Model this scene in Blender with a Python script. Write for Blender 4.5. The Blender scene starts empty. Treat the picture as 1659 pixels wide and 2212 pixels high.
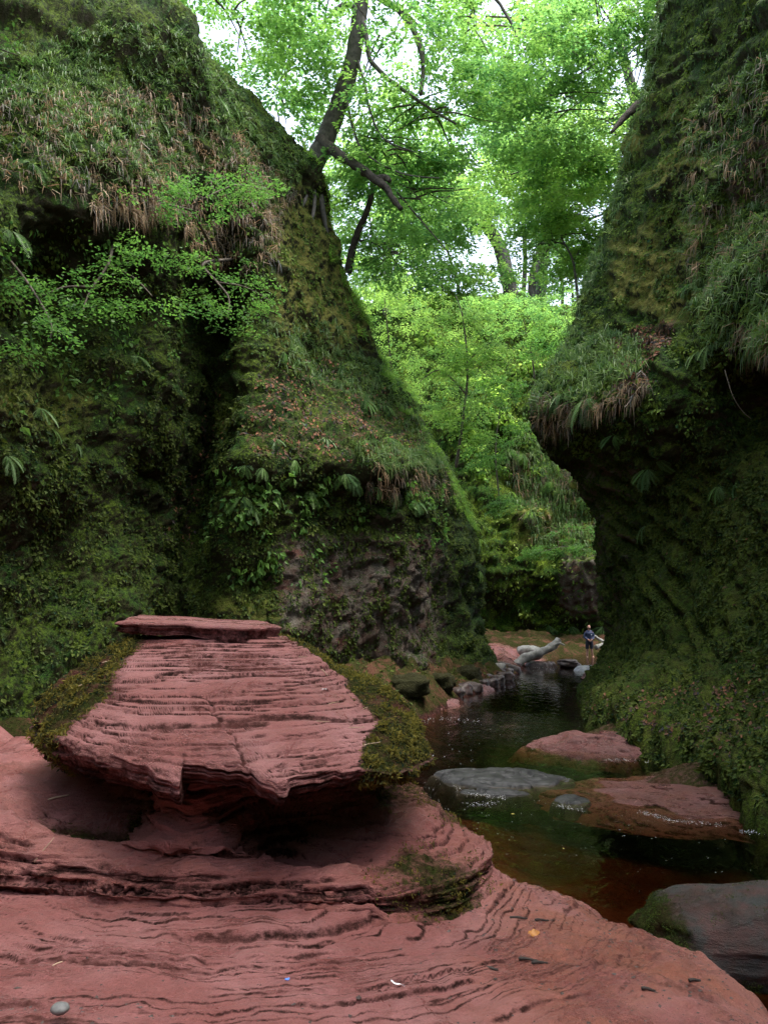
import bpy, math, random
import numpy as np
from mathutils import Vector, Matrix

random.seed(7)
RNG = np.random.default_rng(7)
SC = bpy.context.scene
COL = SC.collection

# ------------------------------------------------------------------ camera, sky, sun, exposure
F_PX = 1700.0                       # focal length in the 1659 x 2212 pixel frame used for all measurements
CX, CY = 829.5, 1106.0
PITCH = math.atan(194.0 / F_PX)
EYE = np.array([0.0, 0.0, 3.0])     # water surface is z = 0
cam = bpy.data.cameras.new('camera')
cam.sensor_fit = 'VERTICAL'
cam.sensor_height = 24.0
cam.lens = F_PX / 2212.0 * 24.0
cam.clip_start = 0.05
cam.clip_end = 600
cam_o = bpy.data.objects.new('camera', cam)
COL.objects.link(cam_o)
cam_o.location = EYE
cam_o.rotation_euler = (math.pi / 2 + PITCH, 0, 0)
SC.camera = cam_o

SUN_EL, SUN_AZ = math.radians(74), math.radians(120)      # azimuth from +Y towards +X
world = bpy.data.worlds.new('World')
SC.world = world
world.use_nodes = True
wn = world.node_tree
wn.nodes.clear()
sky = wn.nodes.new('ShaderNodeTexSky')
sky.sky_type = 'NISHITA'
sky.sun_disc = False
sky.sun_elevation = SUN_EL
sky.sun_rotation = SUN_AZ
sky.air_density = 1.0
sky.dust_density = 4.0
sky.ozone_density = 1.0
hs = wn.nodes.new('ShaderNodeHueSaturation')
hs.inputs['Saturation'].default_value = 0.62             # thin cloud
bg = wn.nodes.new('ShaderNodeBackground')
bg.inputs['Strength'].default_value = 0.15
wo = wn.nodes.new('ShaderNodeOutputWorld')
wn.links.new(sky.outputs[0], hs.inputs['Color'])
wn.links.new(hs.outputs[0], bg.inputs[0])
wn.links.new(bg.outputs[0], wo.inputs[0])

sun = bpy.data.lights.new('sun', 'SUN')
sun.energy = 0.8
sun.angle = math.radians(25)
sun.color = (1.0, 0.96, 0.9)
sun_o = bpy.data.objects.new('sun', sun)
COL.objects.link(sun_o)
_d = Vector((math.sin(SUN_AZ) * math.cos(SUN_EL), math.cos(SUN_AZ) * math.cos(SUN_EL), math.sin(SUN_EL)))
sun_o.rotation_euler = _d.to_track_quat('Z', 'Y').to_euler()

vs = SC.view_settings
vs.view_transform = 'Standard'
vs.look = 'None'
vs.exposure = 2.3
vs.gamma = 1.0
vs.use_curve_mapping = False
SC.cycles.max_bounces = 8
SC.cycles.diffuse_bounces = 4
SC.cycles.glossy_bounces = 3
SC.cycles.transmission_bounces = 6
SC.cycles.transparent_max_bounces = 12
SC.cycles.caustics_reflective = False
SC.cycles.caustics_refractive = False
SC.cycles.use_denoising = True
SC.cycles.denoising_input_passes = 'RGB_ALBEDO_NORMAL'
SC.cycles.denoising_prefilter = 'NONE'
try:
    SC.cycles.denoiser = 'OPENIMAGEDENOISE'
except Exception:
    pass

# ------------------------------------------------------------------ measuring
CP, SP = math.cos(PITCH), math.sin(PITCH)

def W(px, py, Y):
    """world point at depth Y (metres along +Y) seen at pixel px, py"""
    a = (px - CX) / F_PX
    b = (CY - py) / F_PX
    dy = CP - SP * b
    dz = SP + CP * b
    t = Y / dy
    return np.array([a * t, Y, EYE[2] + dz * t])

def WZ(px, py, z):
    """world point at height z seen at pixel px, py"""
    a = (px - CX) / F_PX
    b = (CY - py) / F_PX
    dy = CP - SP * b
    dz = SP + CP * b
    t = (z - EYE[2]) / dz
    return np.array([a * t, dy * t, z])

def proj(P):
    P = np.asarray(P, float) - EYE
    f = P[..., 1] * CP + P[..., 2] * SP
    u = -P[..., 1] * SP + P[..., 2] * CP
    f = np.where(f < 0.05, 0.05, f)
    return CX + P[..., 0] / f * F_PX, CY - u / f * F_PX, f

# ------------------------------------------------------------------ noise
def _hash(ix, iy, iz, seed):
    h = (ix.astype(np.uint32) * np.uint32(374761393) + iy.astype(np.uint32) * np.uint32(668265263)
         + iz.astype(np.uint32) * np.uint32(2147483647) + np.uint32((seed * 974711) & 0xffffffff))
    h = (h ^ (h >> np.uint32(13))) * np.uint32(1274126177)
    h = h ^ (h >> np.uint32(16))
    h = h * np.uint32(2246822519)
    h = h ^ (h >> np.uint32(15))
    return (h & np.uint32(0xffffff)).astype(np.float64) / 8388607.5 - 1.0

def vnoise(P, seed=0):
    P = np.asarray(P, float)
    i = np.floor(P).astype(np.int64)
    f = P - i
    f = f * f * f * (f * (f * 6 - 15) + 10)
    i = (i + 100000)
    x, y, z = i[..., 0], i[..., 1], i[..., 2]
    fx, fy, fz = f[..., 0], f[..., 1], f[..., 2]
    def L(a, b, t): return a + (b - a) * t
    a = L(L(_hash(x, y, z, seed), _hash(x + 1, y, z, seed), fx), L(_hash(x, y + 1, z, seed), _hash(x + 1, y + 1, z, seed), fx), fy)
    b = L(L(_hash(x, y, z + 1, seed), _hash(x + 1, y, z + 1, seed), fx), L(_hash(x, y + 1, z + 1, seed), _hash(x + 1, y + 1, z + 1, seed), fx), fy)
    return L(a, b, fz)

def fbm(P, scale=1.0, octv=4, gain=0.5, seed=0):
    P = np.asarray(P, float) / (np.asarray(scale, float))
    s, a = 0.0, 1.0
    for k in range(octv):
        s = s + a * vnoise(P + 17.3 * k, seed + k)
        P = P * 2.03
        a *= gain
    return s

def sstep(a, b, x):
    t = np.clip((x - a) / (b - a), 0, 1)
    return t * t * (3 - 2 * t)

def gauss(x, c, s): return np.exp(-((x - c) / s) ** 2)

# ------------------------------------------------------------------ mesh helpers
def mesh_np(name, V, F, attrs=None, smooth=True):
    V = np.ascontiguousarray(V, dtype=np.float32)
    F = np.ascontiguousarray(F, dtype=np.int32)
    me = bpy.data.meshes.new(name)
    n, k = F.shape
    me.vertices.add(len(V))
    me.vertices.foreach_set('co', V.ravel())
    me.loops.add(n * k)
    me.loops.foreach_set('vertex_index', F.ravel())
    me.polygons.add(n)
    me.polygons.foreach_set('loop_start', np.arange(0, n * k, k, dtype=np.int32))
    me.update(calc_edges=True)
    me.polygons.foreach_set('use_smooth', np.full(n, bool(smooth)))
    for an, av in (attrs or {}).items():
        av = np.asarray(av, dtype=np.float32)
        if av.ndim == 1:
            at = me.attributes.new(an, 'FLOAT', 'POINT')
            at.data.foreach_set('value', av)
        else:
            at = me.attributes.new(an, 'FLOAT_COLOR', 'POINT')
            at.data.foreach_set('color', np.concatenate([av, np.ones((len(av), 1), np.float32)], 1).ravel())
    me.update()
    return me

def link(name, me, mat=None, parent=None, label=None, cat=None, group=None, kind=None):
    o = bpy.data.objects.new(name, me)
    COL.objects.link(o)
    if mat is not None and me is not None and len(me.materials) == 0:
        me.materials.append(mat)
    if parent is not None:
        o.parent = parent
    tag(o, label, cat, group, kind)
    return o

def tag(o, label=None, cat=None, group=None, kind=None):
    if label: o['label'] = label
    if cat: o['category'] = cat
    if group: o['group'] = group
    if kind: o['kind'] = kind
    return o

def empty(name, loc, label=None, cat=None, group=None):
    o = bpy.data.objects.new(name, None)
    COL.objects.link(o)
    o.location = tuple(loc)
    o.empty_display_size = 0.1
    return tag(o, label, cat, group)

def grid_faces(nr, nc, wrap=False):
    r = np.arange(nr - 1)[:, None]
    c = np.arange(nc if wrap else nc - 1)[None, :]
    c2 = (c + 1) % nc
    return np.stack([r * nc + c, r * nc + c2, (r + 1) * nc + c2, (r + 1) * nc + c], -1).reshape(-1, 4)

def grid_normals(G, flip=False):
    du = np.gradient(G, axis=1)
    dv = np.gradient(G, axis=0)
    n = np.cross(du, dv)
    n /= np.linalg.norm(n, axis=-1, keepdims=True) + 1e-12
    return -n if flip else n

def cr_matrix(ncp, per_seg):
    """Catmull-Rom weights: per_seg samples on every segment"""
    rows = []
    for s in range(ncp - 1):
        m = per_seg[s] if hasattr(per_seg, '__len__') else per_seg
        last = s == ncp - 2
        for k in range(m + (1 if last else 0)):
            t = k / m
            w = [(-t + 2 * t * t - t ** 3) / 2, (2 - 5 * t * t + 3 * t ** 3) / 2, (t + 4 * t * t - 3 * t ** 3) / 2, (-t * t + t ** 3) / 2]
            row = np.zeros(ncp)
            for q, ww in zip((s - 1, s, s + 1, s + 2), w):
                row[min(max(q, 0), ncp - 1)] += ww
            rows.append(row)
    return np.array(rows)

def loft(ctrl, rs, cs):
    ctrl = np.asarray(ctrl, float)            # (rows, cols, 3)
    A = cr_matrix(ctrl.shape[0], rs)
    B = cr_matrix(ctrl.shape[1], cs)
    return np.einsum('ir,rck,jc->ijk', A, ctrl, B)

def tube_geo(pts, rad, sides=8, rough=0.0, seed=0):
    pts = np.asarray(pts, float)
    n = len(pts)
    T = np.gradient(pts, axis=0)
    T /= np.linalg.norm(T, axis=1, keepdims=True) + 1e-9
    up = np.array([0, 0, 1.0]) if abs(T[0, 2]) < 0.9 else np.array([1.0, 0, 0])
    A = np.cross(T, up); A /= np.linalg.norm(A, axis=1, keepdims=True) + 1e-9
    B = np.cross(T, A)
    th = np.linspace(0, 2 * np.pi, sides, endpoint=False)
    rad = np.broadcast_to(np.asarray(rad, float), (n,))
    V = pts[:, None] + rad[:, None, None] * (np.cos(th)[None, :, None] * A[:, None] + np.sin(th)[None, :, None] * B[:, None])
    if rough:
        d = fbm(V, max(rad.max(), 1e-3) * 0.9, 3, seed=seed)
        V = V + (V - pts[:, None]) * (rough * d)[..., None]
    F = grid_faces(n, sides, True)
    Vf = V.reshape(-1, 3)
    Vf = np.concatenate([Vf, pts[:1], pts[-1:]])
    c0, c1 = len(Vf) - 2, len(Vf) - 1
    k = np.arange(sides); k2 = (k + 1) % sides
    e0 = np.stack([np.full(sides, c0), k2, k, k], 1)
    e1 = np.stack([np.full(sides, c1), (n - 1) * sides + k, (n - 1) * sides + k2, (n - 1) * sides + k2], 1)
    # degenerate quads are turned into triangles by the caller through tri lists
    return Vf, F, np.concatenate([e0[:, :3], e1[:, :3]])

class MB:
    """collects polygons, then links them as one mesh"""
    def __init__(s): s.V, s.F, s.n = [], [], 0
    def add(s, V, F):
        s.V.append(np.asarray(V, float))
        s.F.extend((np.asarray(f) + s.n).tolist() for f in F)
        s.n += len(V)
    def tube(s, pts, rad, sides=8, rough=0.0, seed=0):
        V, F, T = tube_geo(pts, rad, sides, rough, seed)
        s.add(V, list(F) + list(T))
        return s
    def mesh(s, name, smooth=True):
        me = bpy.data.meshes.new(name)
        me.from_pydata(np.concatenate(s.V).tolist(), [], s.F)
        me.polygons.foreach_set('use_smooth', np.full(len(me.polygons), smooth))
        me.update()
        return me

def smooth_path(pts, m=6):
    pts = np.asarray(pts, float)
    return cr_matrix(len(pts), m) @ pts

def rotz(a):
    c, s = math.cos(a), math.sin(a)
    return np.array([[c, -s, 0], [s, c, 0], [0, 0, 1.0]])

def blob(c, r, rot=0.0, seed=0, amp=0.25, sc=0.8, nu=48, nv=28, sq=0.75, layers=0.0):
    """irregular stone: a squarish ellipsoid pushed in and out by noise, beds optional"""
    u = np.linspace(0, 2 * np.pi, nu, endpoint=False)[None, :]
    v = np.linspace(-np.pi / 2 + 0.02, np.pi / 2 - 0.02, nv)[:, None]
    p = lambda a: np.sign(a) * np.abs(a) ** sq
    D = np.stack([p(np.cos(v)) * p(np.cos(u)), p(np.cos(v)) * p(np.sin(u)), p(np.sin(v)) * np.ones_like(u)], -1)
    n = fbm(D + seed * 7.7, sc, 4, seed=seed)
    D = D * (1 + amp * n)[..., None]
    if layers:
        z = D[..., 2]
        st = np.sin(z * layers + 1.5 * vnoise(D * 1.5, seed + 3))
        D[..., :2] *= (1 + 0.05 * st)[..., None]
    G = (D * np.asarray(r)) @ rotz(rot).T + np.asarray(c)
    V = G.reshape(-1, 3)
    F = grid_faces(nv, nu, True)
    # caps
    V = np.concatenate([V, G[0].mean(0)[None], G[-1].mean(0)[None]])
    k = np.arange(nu); k2 = (k + 1) % nu
    a, b = len(V) - 2, len(V) - 1
    cap = np.concatenate([np.stack([np.full(nu, a), k2, k], 1), np.stack([np.full(nu, b), (nv - 1) * nu + k, (nv - 1) * nu + k2], 1)])
    return V, F, cap

def stone(name, mat, c, r, parent=None, **kw):
    tags = {q: kw.pop(q) for q in ('label', 'cat', 'group', 'kind') if q in kw}
    m = MB()
    V, F, cap = blob(c, r, **kw)
    m.add(V, list(F) + list(cap))
    return link(name, m.mesh(name), mat, parent, **tags)

def slab_geo(outline, ztop, thick, seed=0, n=120, nr=10, layers=5, rough=0.02):
    """bedded slab: outline is an (k,2) polygon; ztop(x,y) gives the top"""
    o = np.asarray(outline, float)
    o = np.concatenate([o, o[:1]])
    seg = np.linalg.norm(np.diff(o, axis=0), axis=1)
    s = np.concatenate([[0], np.cumsum(seg)])
    t = np.linspace(0, s[-1], n, endpoint=False)
    R = np.stack([np.interp(t, s, o[:, 0]), np.interp(t, s, o[:, 1])], 1)
    R = (R + np.roll(R, 1, 0) * 0.5 + np.roll(R, -1, 0) * 0.5) / 2
    c = R.mean(0)
    R = R + (R - c) * (0.10 * fbm(np.concatenate([R, np.zeros((n, 1))], 1), 0.22, 4, 0.6, seed=seed))[:, None]
    rows = []
    for q in np.linspace(0.0, 1, nr):                      # top
        P = c + (R - c) * max(q, 0.01)
        z = ztop(P[:, 0], P[:, 1]) + rough * fbm(np.concatenate([P, np.zeros((n, 1))], 1), 0.3, 4, seed=seed + 5) - 0.015 * (q > 0.99)
        rows.append(np.concatenate([P, z[:, None]], 1))
    zt = rows[-1][:, 2]
    for k in range(1, layers * 2 + 1):                     # bedded sides
        q = k / (layers * 2)
        inset = 1 - 0.02 * (k % 2) - 0.05 * q + 0.03 * vnoise(np.concatenate([R * 3, np.full((n, 1), k // 2 * 3.1)], 1), seed + 9)
        P = c + (R - c) * inset[:, None]
        rows.append(np.concatenate([P, (zt - thick * q * (1 + 0.5 * vnoise(np.concatenate([R * 1.3, np.zeros((n, 1))], 1), seed + 21)))[:, None]], 1))
    G = np.array(rows)
    return G

def wrap_mesh(name, G, attrs=None):
    return mesh_np(name, G.reshape(-1, 3), grid_faces(G.shape[0], G.shape[1], True), attrs)

# ------------------------------------------------------------------ materials
def new_mat(name):
    m = bpy.data.materials.new(name)
    m.use_nodes = True
    t = m.node_tree
    t.nodes.clear()
    return m, t

class NT:
    def __init__(s, t): s.t = t
    def n(s, typ, **kw):
        nd = s.t.nodes.new(typ)
        for k, v in kw.items(): setattr(nd, k, v)
        return nd
    def set(s, sock, v):
        if isinstance(v, bpy.types.NodeSocket): s.t.links.new(v, sock)
        elif isinstance(v, (tuple, list)) and len(v) == 3 and sock.type == 'RGBA': sock.default_value = (*v, 1)
        else: sock.default_value = v
    def coord(s, scale=(1, 1, 1)):
        tc = s.n('ShaderNodeTexCoord')
        mp = s.n('ShaderNodeMapping')
        s.t.links.new(tc.outputs['Object'], mp.inputs['Vector'])
        mp.inputs['Scale'].default_value = scale
        return mp.outputs[0]
    def noise(s, scale, detail=4, rough=0.6, vec=None, dist=0.0):
        nd = s.n('ShaderNodeTexNoise')
        nd.inputs['Scale'].default_value = scale
        nd.inputs['Detail'].default_value = detail
        nd.inputs['Roughness'].default_value = rough
        nd.inputs['Distortion'].default_value = dist
        if vec is not None: s.t.links.new(vec, nd.inputs['Vector'])
        return nd.outputs['Fac']
    def voronoi(s, scale, vec=None, feature='F1', out='Distance'):
        nd = s.n('ShaderNodeTexVoronoi', feature=feature)
        nd.inputs['Scale'].default_value = scale
        if vec is not None: s.t.links.new(vec, nd.inputs['Vector'])
        return nd.outputs[out]
    def ramp(s, f, a, b):
        nd = s.n('ShaderNodeMapRange', interpolation_type='SMOOTHSTEP')
        s.set(nd.inputs['Value'], f)
        nd.inputs['From Min'].default_value = a
        nd.inputs['From Max'].default_value = b
        return nd.outputs[0]
    def mix(s, f, a, b):
        nd = s.n('ShaderNodeMix', data_type='RGBA')
        s.set(nd.inputs['Factor'], f)
        s.set(nd.inputs['A'] if False else nd.inputs[6], a)
        s.set(nd.inputs[7], b)
        return nd.outputs[2]
    def math(s, op, a, b=0.0):
        nd = s.n('ShaderNodeMath', operation=op)
        s.set(nd.inputs[0], a); s.set(nd.inputs[1], b)
        return nd.outputs[0]
    def attr(s, name, out='Fac'):
        return s.n('ShaderNodeAttribute', attribute_name=name).outputs[out]
    def bump(s, h, strength=0.5, dist=0.02, normal=None):
        nd = s.n('ShaderNodeBump')
        nd.inputs['Strength'].default_value = strength
        nd.inputs['Distance'].default_value = dist
        s.set(nd.inputs['Height'], h)
        if normal is not None: s.set(nd.inputs['Normal'], normal)
        return nd.outputs[0]
    def principled(s, col, rough=0.7, normal=None, spec=0.5):
        b = s.n('ShaderNodeBsdfPrincipled')
        s.set(b.inputs['Base Color'], col)
        s.set(b.inputs['Roughness'], rough)
        s.set(b.inputs['Specular IOR Level'], spec)
        if normal is not None: s.set(b.inputs['Normal'], normal)
        return b.outputs[0]
    def out(s, sh, vol=None):
        o = s.n('ShaderNodeOutputMaterial')
        s.t.links.new(sh, o.inputs['Surface'])
        if vol is not None: s.t.links.new(vol, o.inputs['Volume'])

def mat_sandstone(name, tint=(1, 1, 1), wet=0.5, grey=0.0):
    """red bedded sandstone; attributes: crack (dirt in bedding joints), moss, stain (orange)"""
    m, t = new_mat(name); g = NT(t)
    co = g.coord()
    c = lambda r, gg, b: (r * tint[0], gg * tint[1], b * tint[2])
    col = g.mix(g.ramp(g.noise(1.3, 5, 0.6, co), 0.35, 0.7), c(0.27, 0.088, 0.079), c(0.38, 0.165, 0.16))
    col = g.mix(g.math('MULTIPLY', g.ramp(g.noise(4.5, 6, 0.7, co), 0.52, 0.78), 0.55), col, c(0.26, 0.13, 0.13))
    col = g.mix(g.math('MULTIPLY', g.attr('stain'), g.ramp(g.noise(2.2, 5, 0.65, co), 0.3, 0.65)), col, c(0.30, 0.10, 0.05))
    col = g.mix(g.math('MULTIPLY', g.ramp(g.noise(38, 5, 0.75, co), 0.6, 0.72), 0.65), col, (0.07, 0.04, 0.035))
    if grey: col = g.mix(g.math('MULTIPLY', g.ramp(g.noise(5, 6, 0.7, co), 0.35, 0.6), grey), col, c(0.125, 0.12, 0.12))
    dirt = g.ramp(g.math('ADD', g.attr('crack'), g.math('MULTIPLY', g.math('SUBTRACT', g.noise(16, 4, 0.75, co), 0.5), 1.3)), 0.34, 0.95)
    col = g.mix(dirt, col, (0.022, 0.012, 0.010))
    mo = g.ramp(g.math('ADD', g.attr('moss'), g.math('SUBTRACT', g.noise(14, 6, 0.75, co), 0.5)), 0.4, 0.75)
    mcol = g.mix(g.ramp(g.noise(26, 5, 0.75, co), 0.3, 0.7), (0.008, 0.010, 0.004), (0.045, 0.06, 0.014))
    col = g.mix(mo, col, mcol)
    grit = g.noise(140, 3, 0.8, co)
    col = g.mix(g.math('MULTIPLY', g.ramp(grit, 0.5, 0.75), 0.45), col, (0.035, 0.018, 0.015))
    col = g.mix(g.math('MULTIPLY', g.ramp(grit, 0.42, 0.25), 0.35), col, (0.42, 0.24, 0.22))
    h = g.math('ADD', g.noise(45, 6, 0.75, co), g.math('MULTIPLY', g.noise(14, 4, 0.6, g.coord((1, 1, 5))), 1.2))
    h = g.math('ADD', h, g.math('MULTIPLY', grit, 0.6))
    h = g.math('ADD', h, g.math('MULTIPLY', mo, g.noise(70, 3, 0.7, co)))
    damp = g.ramp(g.noise(1.9, 5, 0.7, co, 0.4), 0.46, 0.62)
    col = g.mix(g.math('MULTIPLY', damp, 0.45), col, c(0.17, 0.060, 0.054))
    mott = g.ramp(g.noise(17, 5, 0.75, co), 0.45, 0.7)
    col = g.mix(g.math('MULTIPLY', mott, 0.35), col, c(0.13, 0.052, 0.048))
    rough = g.math('SUBTRACT', 0.78 - 0.25 * wet, g.math('MULTIPLY', damp, 0.40))
    rough = g.math('ADD', rough, g.math('MULTIPLY', g.math('MAXIMUM', mo, dirt), 0.4))
    g.out(g.principled(col, rough, g.bump(h, 0.9, 0.022), g.math('MULTIPLY', g.math('SUBTRACT', 1.0, g.math('MAXIMUM', mo, dirt)), 0.45)))
    return m

def mat_cliff(name, green=1.0):
    """wet mossy cliff; attributes moss, bare, litter, dark, yellow"""
    m, t = new_mat(name); g = NT(t)
    co = g.coord()
    soil = g.mix(g.noise(3.0, 4, 0.7, co), (0.009, 0.011, 0.004), (0.042, 0.040, 0.014))
    rock = g.mix(g.ramp(g.noise(1.6, 4, 0.7, co), 0.35, 0.65), (0.075, 0.045, 0.034), (0.13, 0.115, 0.095))
    rock = g.mix(g.ramp(g.noise(0.8, 5, 0.6, g.coord((1, 1, 2.5))), 0.55, 0.7), rock, (0.12, 0.05, 0.04))
    mossA = g.mix(g.ramp(g.noise(0.9, 5, 0.65, co), 0.35, 0.65), (0.022 * green, 0.064 * green, 0.008), (0.085 * green, 0.13 * green, 0.012))
    mossA = g.mix(g.ramp(g.noise(11, 4, 0.8, co), 0.36, 0.64), (0.007, 0.011, 0.004), mossA)
    mossA = g.mix(g.math('MULTIPLY', g.attr('yellow'), g.ramp(g.noise(2.5, 5, 0.7, co), 0.3, 0.65)), mossA, (0.16, 0.15, 0.035))
    base = g.mix(g.ramp(g.math('ADD', g.attr('bare'), g.math('SUBTRACT', g.noise(2.2, 4, 0.75, co), 0.5)), 0.3, 0.7), soil, rock)
    mk = g.ramp(g.math('ADD', g.attr('moss'), g.math('MULTIPLY', g.math('SUBTRACT', g.noise(3.5, 5, 0.8, co), 0.5), 1.6)), 0.35, 0.65)
    col = g.mix(mk, base, mossA)
    lk = g.ramp(g.math('ADD', g.attr('litter'), g.math('SUBTRACT', g.noise(5, 4, 0.8, co), 0.5)), 0.45, 0.7)
    lcol = g.mix(g.voronoi(16, co, 'F1', 'Color'), (0.03, 0.018, 0.012), (0.12, 0.066, 0.045))
    col = g.mix(lk, col, lcol)
    h = g.math('ADD', g.math('MULTIPLY', g.noise(7, 5, 0.8, co), 1.0), g.math('MULTIPLY', g.noise(22, 3, 0.8, co), 0.7))
    g.out(g.principled(col, 0.85, g.bump(h, 1.0, 0.09), 0.12))
    return m

def mat_leaf(name, c, trans, tfac=0.5, var=0.35, rough=0.45):
    """leaf: colour varies leaf by leaf (attribute rnd); light passes through it"""
    m, t = new_mat(name); g = NT(t)
    r = g.attr('rnd')
    hue = lambda q, k: (q[0] * (1 + k * var * 1.35), q[1] * (1 + k * var * 0.9), q[2] * (1 + k * var * 0.3))
    lo, hi = hue(c, -1), hue(c, 1)
    col = g.mix(r, lo, hi)
    tl, th = hue(trans, -1), tuple(min(0.95, q) for q in hue(trans, 1))
    tcol = g.mix(r, tl, th)
    d = g.principled(col, rough, None, 0.22)
    tr = g.n('ShaderNodeBsdfTranslucent'); g.set(tr.inputs['Color'], tcol)
    mx = g.n('ShaderNodeMixShader'); mx.inputs[0].default_value = tfac
    t.links.new(d, mx.inputs[1]); t.links.new(tr.outputs[0], mx.inputs[2])
    g.out(mx.outputs[0])
    return m

def mat_simple(name, c0, c1, scale=8, rough=0.8, bump=0.4, dist=0.01, stretch=(1, 1, 1), spec=0.4):
    m, t = new_mat(name); g = NT(t)
    co = g.coord(stretch)
    n = g.noise(scale, 6, 0.7, co)
    g.out(g.principled(g.mix(g.ramp(n, 0.3, 0.7), c0, c1), rough, g.bump(g.noise(scale * 2.5, 5, 0.7, co), bump, dist), spec))
    return m

def mat_water():
    m, t = new_mat('stream water'); g = NT(t)
    co = g.coord((1, 0.55, 1))
    h = g.math('MULTIPLY', g.noise(3.2, 3, 0.55, co, 0.6), 1.0)
    h = g.math('ADD', h, g.math('MULTIPLY', g.noise(11, 3, 0.6, co, 0.4), g.math('MULTIPLY', g.attr('riffle'), 2.6)))
    nb = g.bump(h, 0.16, 0.10)
    tr = g.n('ShaderNodeBsdfTransparent'); tr.inputs[0].default_value = (0.93, 0.84, 0.72, 1)
    gl = g.n('ShaderNodeBsdfGlossy'); gl.inputs['Roughness'].default_value = 0.03
    gl.inputs['Color'].default_value = (1, 1, 1, 1)
    t.links.new(nb, gl.inputs['Normal'])
    fr = g.n('ShaderNodeFresnel'); fr.inputs['IOR'].default_value = 1.33
    t.links.new(nb, fr.inputs['Normal'])
    mx = g.n('ShaderNodeMixShader')
    t.links.new(fr.outputs[0], mx.inputs[0]); t.links.new(tr.outputs[0], mx.inputs[1]); t.links.new(gl.outputs[0], mx.inputs[2])
    va = g.n('ShaderNodeVolumeAbsorption')
    va.inputs['Color'].default_value = (0.45, 0.33, 0.12, 1)
    va.inputs['Density'].default_value = 2.0
    g.out(mx.outputs[0], va.outputs[0])
    return m

M_ROCK = mat_sandstone('red sandstone', wet=0.78)
M_ROCKW = mat_sandstone('wet red sandstone', (0.5, 0.46, 0.46), 0.9, 0.25)
M_GREY = mat_simple('wet grey stone', (0.016, 0.016, 0.017), (0.055, 0.055, 0.056), 4, 0.5, 0.4, 0.02, spec=0.16)
M_DSTONE = mat_simple('dark river stone', (0.025, 0.018, 0.016), (0.085, 0.055, 0.05), 6, 0.5, 0.5, 0.012)
M_CLIFF = mat_cliff('mossy cliff')
M_FAR = mat_cliff('ferny far cliff', 1.5)
M_BARK = mat_simple('beech bark', (0.035, 0.032, 0.026), (0.11, 0.10, 0.085), 5, 0.85, 0.5, 0.03)
M_DEADW = mat_simple('dead wood', (0.025, 0.02, 0.016), (0.075, 0.062, 0.048), 7, 0.9, 0.8, 0.04, (1, 1, 1))
M_PALEW = mat_simple('bleached driftwood', (0.15, 0.145, 0.125), (0.34, 0.33, 0.30), 4, 0.8, 0.5, 0.03)
M_TWIG = mat_simple('twig bark', (0.05, 0.04, 0.03), (0.13, 0.105, 0.08), 9, 0.85, 0.2, 0.01)
M_CANOPY = mat_leaf('beech leaf', (0.07, 0.13, 0.02), (0.28, 0.54, 0.12), 0.6, 0.45)
M_BRIGHT = mat_leaf('young beech leaf', (0.10, 0.17, 0.022), (0.36, 0.61, 0.13), 0.6, 0.4)
M_SHADEL = mat_leaf('shade leaf', (0.07, 0.15, 0.035), (0.14, 0.33, 0.06), 0.4)
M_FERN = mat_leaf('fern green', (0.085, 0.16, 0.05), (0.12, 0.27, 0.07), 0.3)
M_GRASS = mat_leaf('wood rush green', (0.085, 0.145, 0.045), (0.14, 0.26, 0.06), 0.35)
M_DEADG = mat_leaf('dead grass', (0.25, 0.185, 0.12), (0.22, 0.15, 0.09), 0.3, 0.5)
M_MOSS = mat_leaf('feathery moss', (0.085, 0.085, 0.022), (0.12, 0.13, 0.03), 0.35, 0.8, 0.8)
M_MOSSG = mat_leaf('green cliff moss', (0.062, 0.11, 0.022), (0.08, 0.14, 0.026), 0.25, 0.6, 0.8)
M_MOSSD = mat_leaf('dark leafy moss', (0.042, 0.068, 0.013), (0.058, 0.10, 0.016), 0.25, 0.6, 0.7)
M_LITTER = mat_leaf('dead leaf', (0.14, 0.075, 0.05), (0.1, 0.05, 0.03), 0.15, 0.6, 0.8)
M_WATER = mat_water()

# ================================================================== the setting
def axis(segs):
    out = []
    for a, b, step in segs:
        n = max(1, int(round((b - a) / step)))
        out.append(np.linspace(a, b, n, endpoint=False))
    out.append(np.array([segs[-1][1]]))
    return np.concatenate(out)

BANK = np.array([(2.9, -8), (2.7, 1), (2.42, 3.5), (2.12, 5.0), (2.05, 6.3), (2.0, 7.3), (1.7, 8.1), (1.22, 8.95), (0.66, 10.2), (0.3, 11.5), (-0.1, 13),
                 (-0.3, 15), (0.05, 17.2), (1.0, 20.5), (2.4, 25), (4.3, 30), (6.0, 35), (7.2, 39), (8.7, 42), (11.5, 46.5), (20, 48)], float)

def bank_dist(x, y):
    """signed distance to the stream edge, positive on the land side"""
    P = np.stack([x, y], -1)
    best = np.full(x.shape, 1e9); sign = np.ones(x.shape)
    for a, b in zip(BANK[:-1], BANK[1:]):
        e = b - a
        t = np.clip(((P - a) @ e) / (e @ e), 0, 1)
        d = P - (a + t[..., None] * e)
        q = np.sqrt((d ** 2).sum(-1))
        s = e[0] * (P[..., 1] - a[1]) - e[1] * (P[..., 0] - a[0])
        up = q < best
        best = np.where(up, q, best); sign = np.where(up, np.sign(s), sign)
    return best * np.where(sign == 0, 1, sign)

PC = np.array([-1.15, 5.75])            # foot of the pulpit rock

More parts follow.
